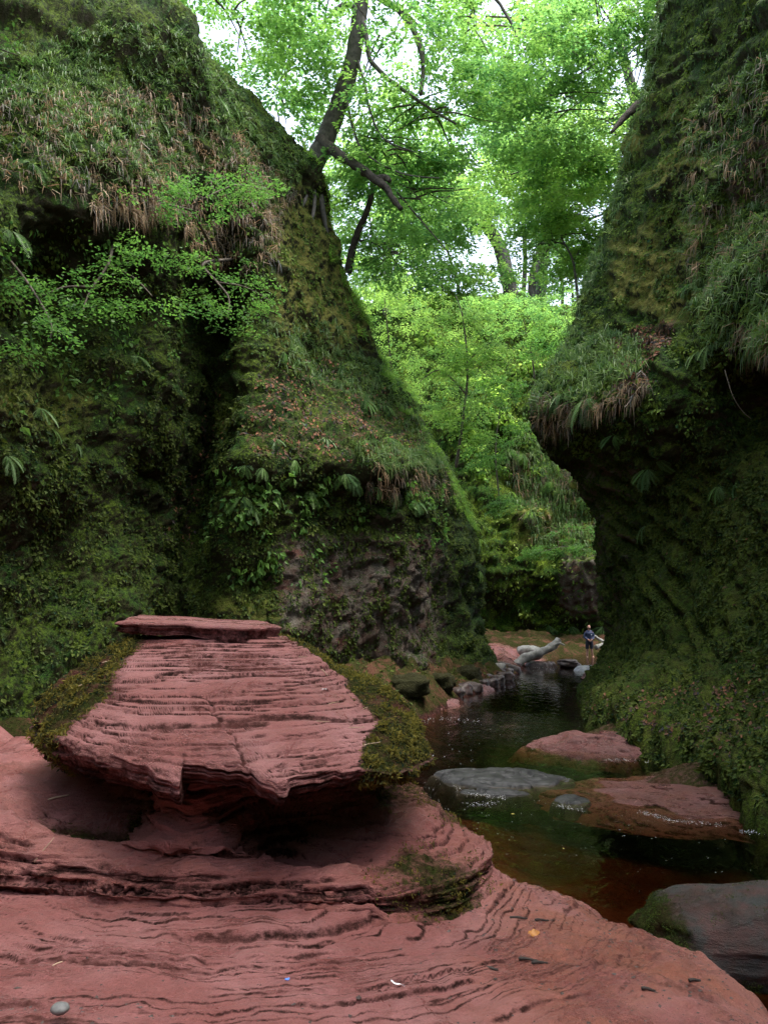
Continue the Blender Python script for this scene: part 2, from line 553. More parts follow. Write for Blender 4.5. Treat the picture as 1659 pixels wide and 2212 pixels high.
def floor_z(x, y, full=False):
    P3 = np.stack([x, y, np.zeros_like(x)], -1)
    d = bank_dist(x, y) + 0.10 * fbm(P3, 0.9, 4, seed=3)
    steep = 0.62 + 0.5 * sstep(6.5, 4.0, y) * 0 - 0.3 * sstep(6.2, 4.2, y) * sstep(0.5, 2.0, x)
    H = 1.36 - 0.45 * sstep(7.5, 11, y) + 0.35 * sstep(17, 22, y) - 0.45 * sstep(24, 34, y) + 0.25 * sstep(42, 48, y)
    dl = np.clip(d, 0, None)
    la = H * (1 - np.exp(-dl / np.where(y > 14, 1.0, steep)))
    lb = H * (1 - np.exp(-(dl / 1.55) ** 1.25))
    kk = sstep(5.2, 6.6, y) * sstep(16, 13, y)
    land = la * (1 - kk) + lb * kk
    bed = -0.06 - 0.55 * (1 - np.exp(np.clip(d, None, 0) / 1.1)) + 0.05 * fbm(P3, 0.7, 4, seed=8)
    z = np.where(d > 0, land, bed)
    z = z + 0.03 * fbm(P3, 1.4, 4, seed=4) + 0.28 * sstep(0, 0.6, d) * sstep(9, 13, y) * fbm(P3, 0.7, 4, seed=5)
    # bedding: plates curling round the foot of the pulpit, each ending in a small step that faces out
    dx, dy = x - PC[0], y - PC[1]
    rr = np.sqrt(dx ** 2 + (dy * 1.05) ** 2)
    near = sstep(0.9, 1.15, rr) * sstep(3.6, 2.7, rr) * sstep(0.9, 0.2, dy) * sstep(0.02, 0.4, d)
    side = sstep(0.9, 1.9, x)
    crack = np.zeros_like(x)
    warp = 0.10 * fbm(P3, 0.7, 4, seed=21) + 0.012 * fbm(P3, 0.16, 2, seed=25)
    for s, A, sd, dw in ((0.17, 0.027, 30, 0.16), (0.085, 0.013, 40, 0.26), (0.052, 0.007, 50, 0.40)):
        q = (rr + warp * (1 + 0.5 * s)) / s
        f = q - np.floor(q)
        lay = np.floor(q)
        am = fbm(np.stack([dx * 1.6, dy * 1.6, lay * 5.7], -1), 1.0, 3, seed=sd)
        am = sstep(-0.12, 0.42, am) * A * (1 - 0.6 * side)
        saw = np.where(f < 1 - dw, f / (1 - dw), (1 - f) / dw) - 0.5
        z = z + near * am * saw
        crack = np.maximum(crack, near * (am / A) * np.sin(np.pi * np.clip((f - 1 + dw) / dw, 0, 1)) * (1.0 if A > 0.03 else 0.9))
    # one bigger undercut step sweeping from the middle to the right
    ang = np.arctan2(dx, -dy)
    rb = 1.60 + 0.10 * np.sin(ang * 3 + 0.4) + 0.05 * fbm(P3, 0.4, 3, seed=61)
    big = sstep(-0.15, 0.25, ang) * sstep(1.25, 0.95, ang)
    z = z - 0.055 * big * sstep(rb - 0.012, rb + 0.02, rr) * sstep(rb + 0.9, rb + 0.25, rr)
    crack = np.maximum(crack, big * 0.85 * np.exp(-((rr - rb - 0.008) / 0.016) ** 2))
    z = z + (0.007 * fbm(P3, 0.09, 4, 0.6, seed=66) + 0.012 * fbm(P3, 0.3, 3, seed=67)) * sstep(9, 7, y)
    rub = sstep(0.3, 1.3, x) * sstep(0.02, 0.3, d) + sstep(3.5, 3.05, y) * sstep(0, 0.4, d)
    z = z + 0.012 * np.clip(rub, 0, 1) * fbm(P3, 0.09, 4, seed=71) * sstep(9, 7, y)
    if not full: return z
    pit = sstep(0.35, 0.6, fbm(P3, 0.16, 4, seed=75)) * np.clip(rub, 0, 1)
    crack = np.maximum(crack, 0.55 * pit)
    stain = sstep(0.1, 0.9, x) * sstep(3.0, 3.5, y) * 0.7 + sstep(0.02, -0.2, d)
    moss = 0.45 * sstep(-1.6, -2.2, x) * sstep(4.6, 4.2, y) * 0 + 0.15 * sstep(9, 11, y) * sstep(-3.2, -4.2, x)
    mud = np.maximum(sstep(11.5, 13.5, y) * (d > 0), sstep(0.05, -0.35, d))
    return z, np.clip(crack + 0.15 * mud + (0.4 + 0.6 * sstep(0.5, 0.1, d)) * sstep(13, 15, y) * sstep(39, 36, y) + 0.3 * sstep(0.05, -0.35, d), 0, 1), np.clip(stain, 0, 1), np.clip(moss + 0.95 * sstep(12, 14, y) * sstep(38, 34, y) * sstep(-0.1, 0.2, d) + 0.85 * sstep(38, 43, y), 0, 1)

ax = axis([(-30, -12, 1.2), (-12, -3.2, 0.22), (-3.2, -2.6, 0.05), (-2.6, -1.75, 0.03), (-1.75, 2.25, 0.0128), (2.25, 4, 0.06), (4, 14, 0.25), (14, 40, 1.3)])
ay = axis([(-14, 0, 0.7), (0, 2.9, 0.2), (2.9, 5.0, 0.0105), (5.0, 8.6, 0.028), (8.6, 14, 0.08), (14, 50, 0.25), (50, 70, 1.3)])
GX, GY = np.meshgrid(ax, ay)
gz, gcrack, gstain, gmoss = floor_z(GX, GY, True)
FV = np.stack([GX, GY, gz], -1)
me = mesh_np('gorge_floor', FV.reshape(-1, 3), grid_faces(*GX.shape), {'crack': gcrack.ravel(), 'stain': gstain.ravel(), 'moss': gmoss.ravel()})
link('gorge_floor', me, M_ROCK, label='red sandstone gorge floor with curling bedding cracks', kind='structure')

# ------------------------------------------------------------------ stream: a closed body of water lying in the bed
wx = np.linspace(-3.2, 17, 60); wy = np.linspace(-8, 50, 120)
wX, wY = np.meshgrid(wx, wy)
rif = np.zeros_like(wX)
def rblob(px, py, sx, sy, a):
    global rif
    c = WZ(px, py, 0)
    rif += a * np.exp(-((wX - c[0]) / sx) ** 2 - ((wY - c[1]) / sy) ** 2)
rblob(930, 1570, 1.6, 2.0, 1.0); rblob(900, 1640, 1.0, 1.0, 0.9); rblob(1050, 1560, 1.5, 1.5, 0.8); rblob(1150, 1600, 1.2, 1.2, 0.5)
rblob(1260, 1740, 0.5, 0.5, 1.0); rblob(1450, 1780, 1.3, 0.4, 1.2); rblob(1080, 1740, 0.8, 0.4, 0.6); rblob(1200, 1440, 2.5, 1.2, 0.8)
wz = 0.012 * rif * fbm(np.stack([wX, wY, 0 * wX], -1), 0.5, 3, seed=5)
top = np.stack([wX, wY, wz], -1).reshape(-1, 3)
nr, nc = wX.shape
bot = top.copy(); bot[:, 2] = -1.4
idx = np.arange(nr * nc).reshape(nr, nc)
Ft = grid_faces(nr, nc); Fb = Ft[:, ::-1] + nr * nc
ring = np.concatenate([idx[0, :-1], idx[:-1, -1], idx[-1, :0:-1], idx[:0:-1, 0]])
r2 = np.roll(ring, -1)
Fs = np.stack([ring, ring + nr * nc, r2 + nr * nc, r2], 1)
me = mesh_np('stream', np.concatenate([top, bot]), np.concatenate([Ft, Fb, Fs]), {'riffle': np.clip(np.concatenate([rif.ravel(), rif.ravel() * 0]), 0, 1.3)})
link('stream', me, M_WATER, label='dark peaty stream flowing through the gorge', kind='structure')

# ------------------------------------------------------------------ cliffs
def cols_to_ctrl(cols, foot=-1.6):
    out = []
    for c in cols:
        P = [W(*q) for q in c]
        b = P[0].copy(); b[2] = foot
        out.append([b] + P)
    return np.array(out).transpose(1, 0, 2)

def detail(G, N, seed, flute=0.10, beds=0.0, tilt=0.0, moss=0.05, big=0.45):
    P = G
    d = big * fbm(P, (3.2, 3.2, 2.6), 4, 0.42, seed=seed)
    d += flute * fbm(P, (0.55, 0.55, 3.0), 4, seed=seed + 20)                # drips and vertical flutes
    if beds:
        zz = P[..., 2] + tilt * P[..., 1] + 0.5 * fbm(P, 3.0, 3, seed=seed + 31)
        d += beds * (np.abs(((zz / 0.8) % 1.0) - 0.5) * 2 - 0.5) * (0.5 + fbm(P, 2.0, 2, seed=seed + 33))
        d += beds * 0.5 * fbm(np.stack([P[..., 0] * .3, P[..., 1] * .3, zz * 3.0], -1), 1.0, 3, seed=seed + 35)
    r = 1 - np.abs(fbm(P, 0.9, 3, seed=seed + 41))
    d += 0.05 * (r - 0.6)
    d += moss * 1.3 * fbm(P, 0.22, 4, 0.65, seed=seed + 50)
    return G + N * d[..., None]

# ---- left cliff and its spur, column by column from behind the camera round the spur's nose
L1 = [(-150, 1610, 12.5), (-150, 1350, 12.9), (-150, 1180, 13.2), (-150, 1060, 13.0), (-150, 960, 12.6), (-150, 800, 12.6), (-150, 650, 12.6), (-150, 455, 12.1), (-150, 230, 13.2), (-160, -160, 15.5)]
L2 = [(110, 1550, 15.2), (110, 1340, 15.8), (110, 1180, 16.4), (105, 1060, 16.0), (100, 960, 15.4), (100, 800, 15.7), (100, 640, 16.3), (100, 440, 14.7), (100, 240, 15.8), (100, -60, 18.0)]
L3 = [(290, 1500, 17.2), (290, 1330, 17.6), (300, 1180, 18.2), (300, 1060, 18.8), (300, 960, 18.8), (300, 800, 19.0), (300, 660, 19.2), (300, 500, 17.2), (300, 310, 17.4), (340, 0, 19.6)]
L4 = [(388, 1480, 20.2), (388, 1330, 21.9), (412, 1180, 23.2), (440, 1060, 24.0), (455, 960, 24.6), (470, 800, 25.4), (480, 690, 25.4), (470, 530, 21.6), (450, 350, 20.6), (415, 85, 20.6)]
L5 = [(500, 1490, 19.8), (490, 1330, 19.9), (490, 1180, 19.8), (505, 1060, 19.6), (525, 960, 19.6), (545, 800, 21.4), (560, 690, 22.0), (560, 540, 22.0), (530, 370, 21.8), (485, 148, 22.4)]
L6 = [(740, 1500, 23.0), (740, 1330, 23.2), (735, 1180, 23.0), (725, 1060, 22.4), (715, 980, 21.9), (675, 830, 24.0), (645, 700, 24.8), (620, 560, 24.8), (600, 420, 24.4), (555, 212, 24.2)]
L7 = [(945, 1490, 27.0), (930, 1330, 27.4), (920, 1180, 27.2), (900, 1060, 26.4), (880, 995, 25.6), (800, 880, 27.3), (738, 710, 27.6), (692, 570, 27.2), (662, 450, 26.8), (640, 290, 26.2)]
L8 = [(1078, 1445, 35.0), (1044, 1330, 34.2), (1030, 1180, 33.8), (1002, 1050, 33.2), (958, 985, 32.5), (890, 900, 32.0), (808, 725, 30.6), (748, 572, 29.6), (712, 465, 29.0), (688, 372, 28.2)]
ctrl = cols_to_ctrl([L1, L2, L3, L4, L5, L6, L7, L8])
R = ctrl.shape[0]
zc = ctrl[:, 0, 2]
pre = [np.stack([np.full(R, -12.0) + 0.1 * ctrl[:, 0, 0] * 0, np.full(R, -9.0), zc * 0.95], 1), np.stack([np.full(R, -9.6), np.full(R, 3.0), zc * 0.97], 1)]
n8 = ctrl[:, -1]
post = [n8 + np.array([-1.6, 3.2, 0.0]), n8 + np.array([-7.0, 7.5, 0.4]), n8 + np.array([-20, 11, 0.6])]
ctrl = np.concatenate([np.stack(pre, 1), ctrl, np.stack(post, 1)], 1)
t1 = ctrl[-1] + np.array([-1.6, 1.0, 0.5]); t2 = ctrl[-1] + np.array([-9.0, 4.0, 1.2]); t3 = ctrl[-1] + np.array([-26.0, 8.0, 2.0])
ctrl = np.concatenate([ctrl, t1[None], t2[None], t3[None]], 0)
LG0 = loft(ctrl, [10, 38, 44, 40, 30, 44, 48, 46, 46, 50, 16, 10, 6], [14, 26, 52, 50, 40, 36, 56, 52, 44, 20, 8, 5])
LN0 = grid_normals(LG0)
LG = detail(LG0, LN0, 100, flute=0.14, beds=0.10, moss=0.045)
LN = grid_normals(LG)
lpx, lpy, ldep = proj(LG)
up = LN[..., 2]

def poly_mask(px, py, poly, soft=0):
    poly = np.asarray(poly, float)
    ins = np.zeros(px.shape, bool)
    j = len(poly) - 1
    for i in range(len(poly)):
        xi, yi = poly[i]; xj, yj = poly[j]
        c = ((yi > py) != (yj > py)) & (px < (xj - xi) * (py - yi) / (yj - yi + 1e-9) + xi)
        ins ^= c
        j = i
    return ins

LEDGE_POLY = [(560, 790), (700, 770), (820, 830), (900, 900), (970, 985), (960, 1020), (870, 1010), (780, 1010), (680, 1000), (560, 990), (520, 940)]
GULLY_POLY = [(440, 850), (500, 830), (480, 960), (440, 1060), (420, 1130), (420, 1180), (340, 1180), (360, 1080), (420, 1000)]
def lmask(poly): return poly_mask(lpx, lpy, poly).astype(float)
l_litter = 0.5 * lmask(LEDGE_POLY) * sstep(-0.1, 0.25, up) + 0.35 * lmask(GULLY_POLY)
l_bare = sstep(1120, 1200, lpy) * sstep(560, 640, lpx) * sstep(1000, 900, lpx) * 0.9 + 0.35 * sstep(0.0, -0.4, up)
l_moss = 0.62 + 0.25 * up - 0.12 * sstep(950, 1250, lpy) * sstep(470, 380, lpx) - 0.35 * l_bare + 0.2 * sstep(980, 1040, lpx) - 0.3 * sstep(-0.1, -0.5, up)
l_yel = 0.8 * sstep(560, 640, lpx) * sstep(800, 700, lpy) * sstep(350, 450, lpy) + 0.5 * gauss(lpy, 880, 60) * (lpx < 200) + 0.6 * sstep(1250, 1320, lpy) * gauss(lpx, 520, 120)
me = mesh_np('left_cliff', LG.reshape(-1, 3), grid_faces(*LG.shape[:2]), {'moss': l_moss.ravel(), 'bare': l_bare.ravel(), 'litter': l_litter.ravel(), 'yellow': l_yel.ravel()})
link('left_cliff', me, M_CLIFF, label='tall dark mossy cliff with a projecting spur', kind='structure')

# ---- right cliff
RN_ = [(1262, 1490, 27.0), (1306, 1380, 27.4), (1306, 1250, 27.6), (1283, 1130, 27.4), (1248, 1030, 27.0), (1196, 978, 26.2), (1150, 900, 25.6), (1180, 830, 26.0), (1228, 755, 27.6), (1232, 690, 28.4), (1300, 510, 29.0), (1342, 330, 29.0), (1385, 170, 29.0), (1432, 0, 29.2), (1465, -150, 30)]
R1 = [(1290, 1560, 19.5), (1380, 1410, 22.2), (1390, 1250, 22.8), (1380, 1130, 22.6), (1370, 1030, 22.2), (1345, 945, 21.6), (1330, 860, 21.0), (1345, 800, 21.6), (1370, 730, 23.2), (1385, 630, 23.8), (1415, 500, 23.8), (1440, 340, 23.5), (1465, 200, 23.3), (1500, 20, 23.5), (1530, -150, 24.5)]
R2 = [(1420, 1580, 16.2), (1500, 1420, 18.6), (1520, 1250, 19.2), (1520, 1130, 19.2), (1520, 1030, 19.0), (1515, 930, 18.4), (1510, 840, 18.0), (1510, 760, 18.2), (1515, 690, 18.8), (1520, 610, 19.4), (1530, 480, 19.6), (1545, 330, 19.4), (1570, 190, 19.4), (1600, 20, 19.6), (1630, -150, 21)]
R3 = [(1560, 1650, 12.6), (1620, 1450, 15.2), (1640, 1250, 16.3), (1645, 1130, 16.4), (1650, 1030, 16.6), (1655, 930, 17.6), (1650, 830, 17.6), (1640, 745, 14.4), (1640, 660, 15.0), (1650, 560, 15.8), (1660, 430, 17.4), (1670, 300, 16.8), (1680, 160, 16.0), (1700, 0, 16.6), (1730, -150, 18)]
R4 = [(1700, 1760, 9.6), (1790, 1480, 11.6), (1810, 1250, 12.6), (1810, 1130, 12.9), (1810, 1010, 13.4), (1810, 900, 14.6), (1810, 800, 14.4), (1810, 700, 11.6), (1810, 610, 12.0), (1820, 520, 12.8), (1830, 390, 13.8), (1840, 260, 13.4), (1850, 120, 13.2), (1870, -60, 13.8), (1900, -220, 15)]
ctrl = cols_to_ctrl([RN_, R1, R2, R3, R4])
nn = ctrl[:, 0]
R = ctrl.shape[0]
zc = ctrl[:, -1, 2]
pre = [nn + np.array([14.0, 10.0, 0.3]), nn + np.array([7.0, 6.5, 0.2]), nn + np.array([1.8, 2.6, 0.0])]
inn = np.clip(1.0 - ctrl[:, -1, 2] / 8.0, 0, 1)
post = [np.stack([8.2 - 0.8 * inn, np.full(R, 3.0), zc * 0.97], 1), np.stack([np.full(R, 10.5), np.full(R, -9.0), zc * 0.95], 1)]
ctrl = np.concatenate([np.stack(pre, 1), ctrl, np.stack(post, 1)], 1)
t1 = ctrl[-1] + np.array([1.6, 1.0, 0.5]); t2 = ctrl[-1] + np.array([9.0, 3.0, 1.2]); t3 = ctrl[-1] + np.array([24.0, 6.0, 2.0])
ctrl = np.concatenate([ctrl, t1[None], t2[None], t3[None]], 0)
RG0 = loft(ctrl, [8, 34, 34, 32, 26, 26, 26, 22, 24, 26, 36, 34, 30, 30, 14, 8, 6, 5], [5, 8, 22, 66, 60, 56, 34, 12, 8])
RN0 = grid_normals(RG0)
RG = detail(RG0, RN0, 300, flute=0.12, beds=0.2, tilt=-0.55, moss=0.055, big=0.34)
RN = grid_normals(RG)
rpx, rpy, rdep = proj(RG)
up = RN[..., 2]
r_litter = 0.6 * poly_mask(rpx, rpy, [(1320, 720), (1460, 690), (1440, 740), (1390, 780), (1380, 840), (1330, 850), (1300, 780)]) + 0.45 * poly_mask(rpx, rpy, [(1280, 1560), (1560, 1540), (1659, 1400), (1659, 1640), (1560, 1640), (1400, 1600)]) * sstep(0.1, 0.5, up)
r_bare = 0.55 * sstep(1240, 1260, rpx) * sstep(1400, 1340, rpx) * sstep(960, 1040, rpy) + 0.35 * sstep(-0.1, -0.5, up) + 0.5 * sstep(1540, 1600, rpx) * sstep(260, 330, rpy) * sstep(620, 560, rpy)
r_moss = 0.78 + 0.25 * up - 0.35 * r_bare - 0.4 * sstep(-0.2, -0.6, up)
r_yel = 1.0 * sstep(1300, 1340, rpx) * sstep(1560, 1480, rpx) * sstep(720, 660, rpy) * sstep(150, 300, rpy) * sstep(-0.2, 0.4, fbm(np.stack([RG[..., 1] * .25, RG[..., 2] - 0.55 * RG[..., 1] * 0.6, 0 * up], -1), 0.7, 3, seed=9)) + 0.25 * sstep(900, 1000, rpy)
me = mesh_np('right_cliff', RG.reshape(-1, 3), grid_faces(*RG.shape[:2]), {'moss': r_moss.ravel(), 'bare': r_bare.ravel(), 'litter': r_litter.ravel(), 'yellow': r_yel.ravel()})
link('right_cliff', me, M_CLIFF, label='tall mossy cliff with an overhanging grassy ledge', kind='structure')

# ---- unseen mossy wall added behind the camera, its height set to cut front light
bx = np.linspace(-16, 15, 60); bz = np.linspace(-1, 13, 32)
BX, BZ = np.meshgrid(bx, bz)
BG = np.stack([BX, -9.5 - 0.03 * BX ** 2 * 0 - 0.25 * BZ + 0 * BX, BZ], -1)
BG = BG + np.array([0, 1.0, 0]) * (0.8 * fbm(BG, 3.0, 4, seed=700))[..., None]
_o = np.ones(BX.size)
me = mesh_np('rear_shade_wall', BG.reshape(-1, 3), grid_faces(*BX.shape), {'moss': 0.7 * _o, 'bare': 0.2 * _o, 'litter': 0 * _o, 'yellow': 0 * _o})
link('rear_shade_wall', me, M_CLIFF, label='unseen mossy wall added behind the viewpoint to cut front light', kind='structure')

# ---- far cliff closing the bend
FC = []
for px, d0 in ((560, 60), (760, 53), (900, 50), (1000, 49), (1090, 49.5), (1180, 49.5), (1270, 48.5), (1360, 49), (1480, 51), (1700, 55)):
    b = 0.0 if px != 1180 else 0.9
    FC.append([(px, 1400, d0), (px, 1330, d0 + 0.3), (px, 1230, d0 - 0.6), (px, 1130, d0 + 0.6 + b), (px, 1030, d0 + 1.6 + b), (px, 930, d0 + 2.4 + b), (px, 830, d0 + 3.6), (px, 730, d0 + 5.6), (px, 655, d0 + 8)])
ctrl = cols_to_ctrl(FC)
t1 = ctrl[-1] + np.array([0, 6, 0.2]); t2 = ctrl[-1] + np.array([0, 40, 1.0])
ctrl = np.concatenate([ctrl, t1[None], t2[None]], 0)
FG0 = loft(ctrl, [4, 16, 20, 20, 20, 20, 20, 20, 16, 10, 6], [6, 16, 20, 24, 24, 24, 24, 16, 8])
FN0 = grid_normals(FG0)
FG = detail(FG0, FN0, 500, flute=0.15, beds=0.2, moss=0.12, big=0.9)
FN = grid_normals(FG)
fpx, fpy, fdep = proj(FG)
f_bare = 0.8 * sstep(1180, 1210, fpy) * sstep(1190, 1230, fpx) * sstep(1345, 1300, fpy) + 0.3 * sstep(0, -0.4, FN[..., 2])
f_moss = 0.65 + 0.3 * FN[..., 2] - 0.4 * f_bare
f_yel = sstep(950, 1050, fpy) * sstep(1220, 1130, fpy) * sstep(1090, 1150, fpx)
me = mesh_np('far_cliff', FG.reshape(-1, 3), grid_faces(*FG.shape[:2]), {'moss': f_moss.ravel(), 'bare': f_bare.ravel(), 'litter': 0.2 * np.ones(f_bare.size), 'yellow': f_yel.ravel()})
link('far_cliff', me, M_FAR, label='sunlit ferny cliff closing the bend of the gorge', kind='structure')

# ================================================================== leaf-like pieces
def unit(v): return v / (np.linalg.norm(v, axis=-1, keepdims=True) + 1e-12)

def rvec(n, rng=RNG): return unit(rng.normal(size=(n, 3)))

def leaf_mesh(name, P, D, N, L, Wd, bend=0.0, rnd=None, rng=RNG):
    """one pointed four-cornered leaf for every point: D along the leaf, N its face"""
    n = len(P)
    D = unit(D); S = unit(np.cross(N, D)); U = np.cross(D, S)
    L = np.broadcast_to(np.asarray(L, float), (n,))[:, None]; Wd = np.broadcast_to(np.asarray(Wd, float), (n,))[:, None]
    b = bend * L
    V = np.stack([P, P + 0.42 * L * D + 0.5 * Wd * S + U * b * .3, P + L * D - U * b, P + 0.42 * L * D - 0.5 * Wd * S + U * b * .3], 1).reshape(-1, 3)
    F = np.arange(4 * n).reshape(n, 4)
    r = rng.random(n) if rnd is None else rnd
    return mesh_np(name, V, F, {'rnd': np.repeat(r, 4)}, smooth=False)

def blade_mesh(name, P, D, N, L, Wd, droop=0.6, rng=RNG, rnd=None):
    """arching grass blades of two tapering lengths"""
    n = len(P)
    D = unit(D); S = unit(np.cross(D, rvec(n, rng)))
    L = np.broadcast_to(np.asarray(L, float), (n,))[:, None]; Wd = np.broadcast_to(np.asarray(Wd, float), (n,))[:, None]
    dr = np.broadcast_to(np.asarray(droop, float), (n,))[:, None]
    g = np.array([0, 0, -1.0])
    m1 = P + 0.5 * L * unit(D + 0.25 * dr * g)
    m2 = m1 + 0.5 * L * unit(D * 0.6 + dr * 1.4 * g)
    V = np.stack([P - .5 * Wd * S, P + .5 * Wd * S, m1 + .42 * Wd * S, m1 - .42 * Wd * S, m2 + 0.08 * Wd * S, m2 - 0.08 * Wd * S], 1).reshape(-1, 3)
    k = (np.arange(n) * 6)[:, None]
    F = np.concatenate([k + np.array([[0, 1, 2, 3]]), k + np.array([[3, 2, 4, 5]])])
    r = rng.random(n) if rnd is None else rnd
    return mesh_np(name, V, F, {'rnd': np.repeat(r, 6)}, smooth=False)

def surf_points(G, N, w, n, rng=RNG):
    """n random points on the grid surface G with weights w per vertex"""
    A = np.linalg.norm(np.cross(np.gradient(G, axis=1), np.gradient(G, axis=0)), axis=-1)
    p = (A * w).ravel(); p = p / p.sum()
    i = rng.choice(p.size, n, p=p)
    r, c = np.unravel_index(i, w.shape)
    r = np.clip(r, 0, G.shape[0] - 2); c = np.clip(c, 0, G.shape[1] - 2)
    u = rng.random((n, 1)); v = rng.random((n, 1))
    P = G[r, c] * (1 - u) * (1 - v) + G[r, c + 1] * u * (1 - v) + G[r + 1, c] * (1 - u) * v + G[r + 1, c + 1] * u * v
    return P, N[r, c]

# ================================================================== the pulpit rock
rim_px = [(86, 1530, 5.8), (100, 1580, 5.35), (135, 1580, 5.1), (176, 1571, 4.9), (218, 1604, 4.72), (272, 1631, 4.55), (320, 1649, 4.42), (350, 1661, 4.32), (391, 1670, 4.25),
          (394, 1646, 4.38), (386, 1640, 4.40), (430, 1643, 4.42), (524, 1644, 4.43), (533, 1650, 4.41), (552, 1660, 4.38), (607, 1672, 4.33), (645, 1662, 4.42),
          (693, 1655, 4.5), (754, 1654, 4.62), (821, 1668, 4.78), (880, 1650, 4.98), (922, 1622, 5.3), (905, 1590, 5.8)]
rim = [W(*q) for q in rim_px] + [np.array(q) for q in ((0.12, 6.5, 2.1), (-0.4, 7.3, 2.15), (-1.3, 7.75, 2.2), (-2.1, 7.35, 2.25), (-2.5, 6.55, 2.3))]
rim = np.array(rim + rim[:1])
s = np.concatenate([[0], np.cumsum(np.linalg.norm(np.diff(rim, axis=0), axis=1))])
NTH = 400
front_w = np.interp(s, s, s)
t = np.linspace(0, s[-1], NTH, endpoint=False)
RIM = np.stack([np.interp(t, s, rim[:, k]) for k in range(3)], 1)
RIM = (RIM * 2 + np.roll(RIM, 1, 0) + np.roll(RIM, -1, 0)) / 4
CC = np.array([-1.35, 6.15])
rn = fbm(RIM, 0.22, 4, seed=200)
RIM[:, :2] += unit(RIM[:, :2] - CC) * (0.035 * rn)[:, None]

def ramp_y(y): return 2.73 - 0.64 * np.clip((5.95 - y) / 1.68, 0, 1.2) ** 1.0

def stepz(z, P, h, sd, strength=1.0):
    wv = 0.35 * fbm(P, (0.9, 0.5, 0.5), 4, 0.42, seed=sd) + 0.10 * fbm(P, (0.24, 0.12, 0.1), 2, seed=sd + 7)
    q = z / h + wv * 1.6 + 1.1 * vnoise(np.stack([z / (3.3 * h), 0.25 * P[..., 0], 0 * z + sd], -1), sd + 11)
    f = q - np.floor(q); lay = np.floor(q)
    am = fbm(np.stack([P[..., 0] * 2.2, P[..., 1] * 0.6, lay * 3.7], -1), 1.0, 3, seed=sd + 3)
    am = sstep(-0.4, 0.15, am) * strength
    g = np.where(f < 0.78, f * 0.16 / 0.78, 0.16 + (f - 0.78) / 0.22 * 0.84)
    groove = np.exp(-((f - 0.76) / 0.07) ** 2)
    return z + h * am * (g - f) - 0.35 * h * am * groove, am * np.sin(np.pi * np.clip((f - 0.66) / 0.34, 0, 1)) ** 0.8

NRAD = 250
tt = np.linspace(0.004, 1, NRAD)[:, None]
X = CC[0] + (RIM[None, :, 0] - CC[0]) * tt
Y = CC[1] + (RIM[None, :, 1] - CC[1]) * tt
z0 = ramp_y(Y)
zr = RIM[None, :, 2] - ramp_y(RIM[None, :, 1])
_k = np.exp(-(np.arange(-40, 41) / 18.0) ** 2); _k /= _k.sum()
zr = np.convolve(np.r_[zr[0, -40:], zr[0], zr[0, :40]], _k, 'valid')[None]
Z = z0 + zr * tt ** 5
Z = Z - 0.42 * sstep(-0.95, 0.15, X) ** 1.3 * sstep(0.97, 0.6, tt) * sstep(4.9, 5.9, Y) - 0.12 * sstep(-1.9, -2.4, X) * sstep(0.97, 0.6, tt)
P3 = np.stack([X, Y, 0 * X], -1)
Z = Z + 0.018 * fbm(P3, 0.5, 3, seed=210)
lay_on = 1 - 0.0 * tt
Z0, c0 = stepz(Z, P3, 0.060, 215, 0.35)
Z1, c1 = stepz(Z0, P3, 0.034, 220, 0.55)
Z2, c2 = stepz(Z1, P3, 0.017, 240, 0.85)
c1 = np.maximum(c1, c0)
# one slanting joint across the front half of the cap
ja, jb = W(470, 1580, 4.9)[:2], W(545, 1668, 4.35)[:2]
je = (jb - ja) / np.linalg.norm(jb - ja)
jt = (X - ja[0]) * je[0] + (Y - ja[1]) * je[1]
jd = (X - ja[0]) * je[1] - (Y - ja[1]) * je[0] + 0.02 * fbm(P3, 0.12, 3, seed=260)
joint = np.exp(-(jd / 0.012) ** 2) * (jt > -0.25) * (jt < 1.0)
Z2 = Z2 - 0.016 * joint
ctop = np.maximum(np.maximum(np.clip(c1 * 1.5, 0, 1), np.clip(c2 * 1.1, 0, 1)), joint)
px, py, _ = proj(np.stack([X, Y, Z2], -1))
mossL = sstep(0.0, 1.0, (np.interp(py, [1380, 1450, 1500, 1560, 1620], [330, 255, 250, 165, 120]) + 25 - px) / 60)
mossR = sstep(0.0, 1.0, (px - np.interp(py, [1380, 1430, 1500, 1560, 1600, 1660], [640, 700, 735, 790, 760, 745]) - 0) / 50)
mtop = np.maximum(np.maximum(mossL, mossR), sstep(5.9, 6.3, Y) * (tt > 0.45)) * 0.9 + 0.25 * np.exp(-((py - 1500) / 25) ** 2) * sstep(0.2, 0.5, fbm(P3, 0.3, 3, seed=270) + .3)
rows_ = [np.stack([X, Y, Z2], -1)]
at_c, at_m = [ctop], [mtop]
# rim face and underside
th = np.interp(np.arange(NTH), np.linspace(0, NTH, 9), [0.26, 0.2, 0.19, 0.16, 0.13, 0.12, 0.16, 0.25, 0.26])
th = np.interp(RIM[:, 0], [-2.5, -1.6, -1.1, -0.6, 0.3], [0.30, 0.20, 0.15, 0.12, 0.10])
base = np.stack([X[-1], Y[-1], Z2[-1]], 1)
outd = unit(np.concatenate([RIM[:, :2] - CC, np.zeros((NTH, 1))], 1))
side = []
NS = 26
for k in range(1, NS + 1):
    q = k / NS
    p = base.copy()
    p[:, 2] -= th * q
    lay = 0.035 * vnoise(np.stack([base[:, 0] * 2.5, base[:, 1] * 2.5, np.full(NTH, math.floor(q * 9) * 3.3)], 1), 280) + 0.012 * vnoise(np.stack([base[:, 0] * 12, base[:, 1] * 12, np.full(NTH, q * 14)], 1), 281)
    p += outd * (lay + 0.03 * math.sin(q * math.pi) - 0.10 * q * q)[:, None]
    side.append(p)
under = []
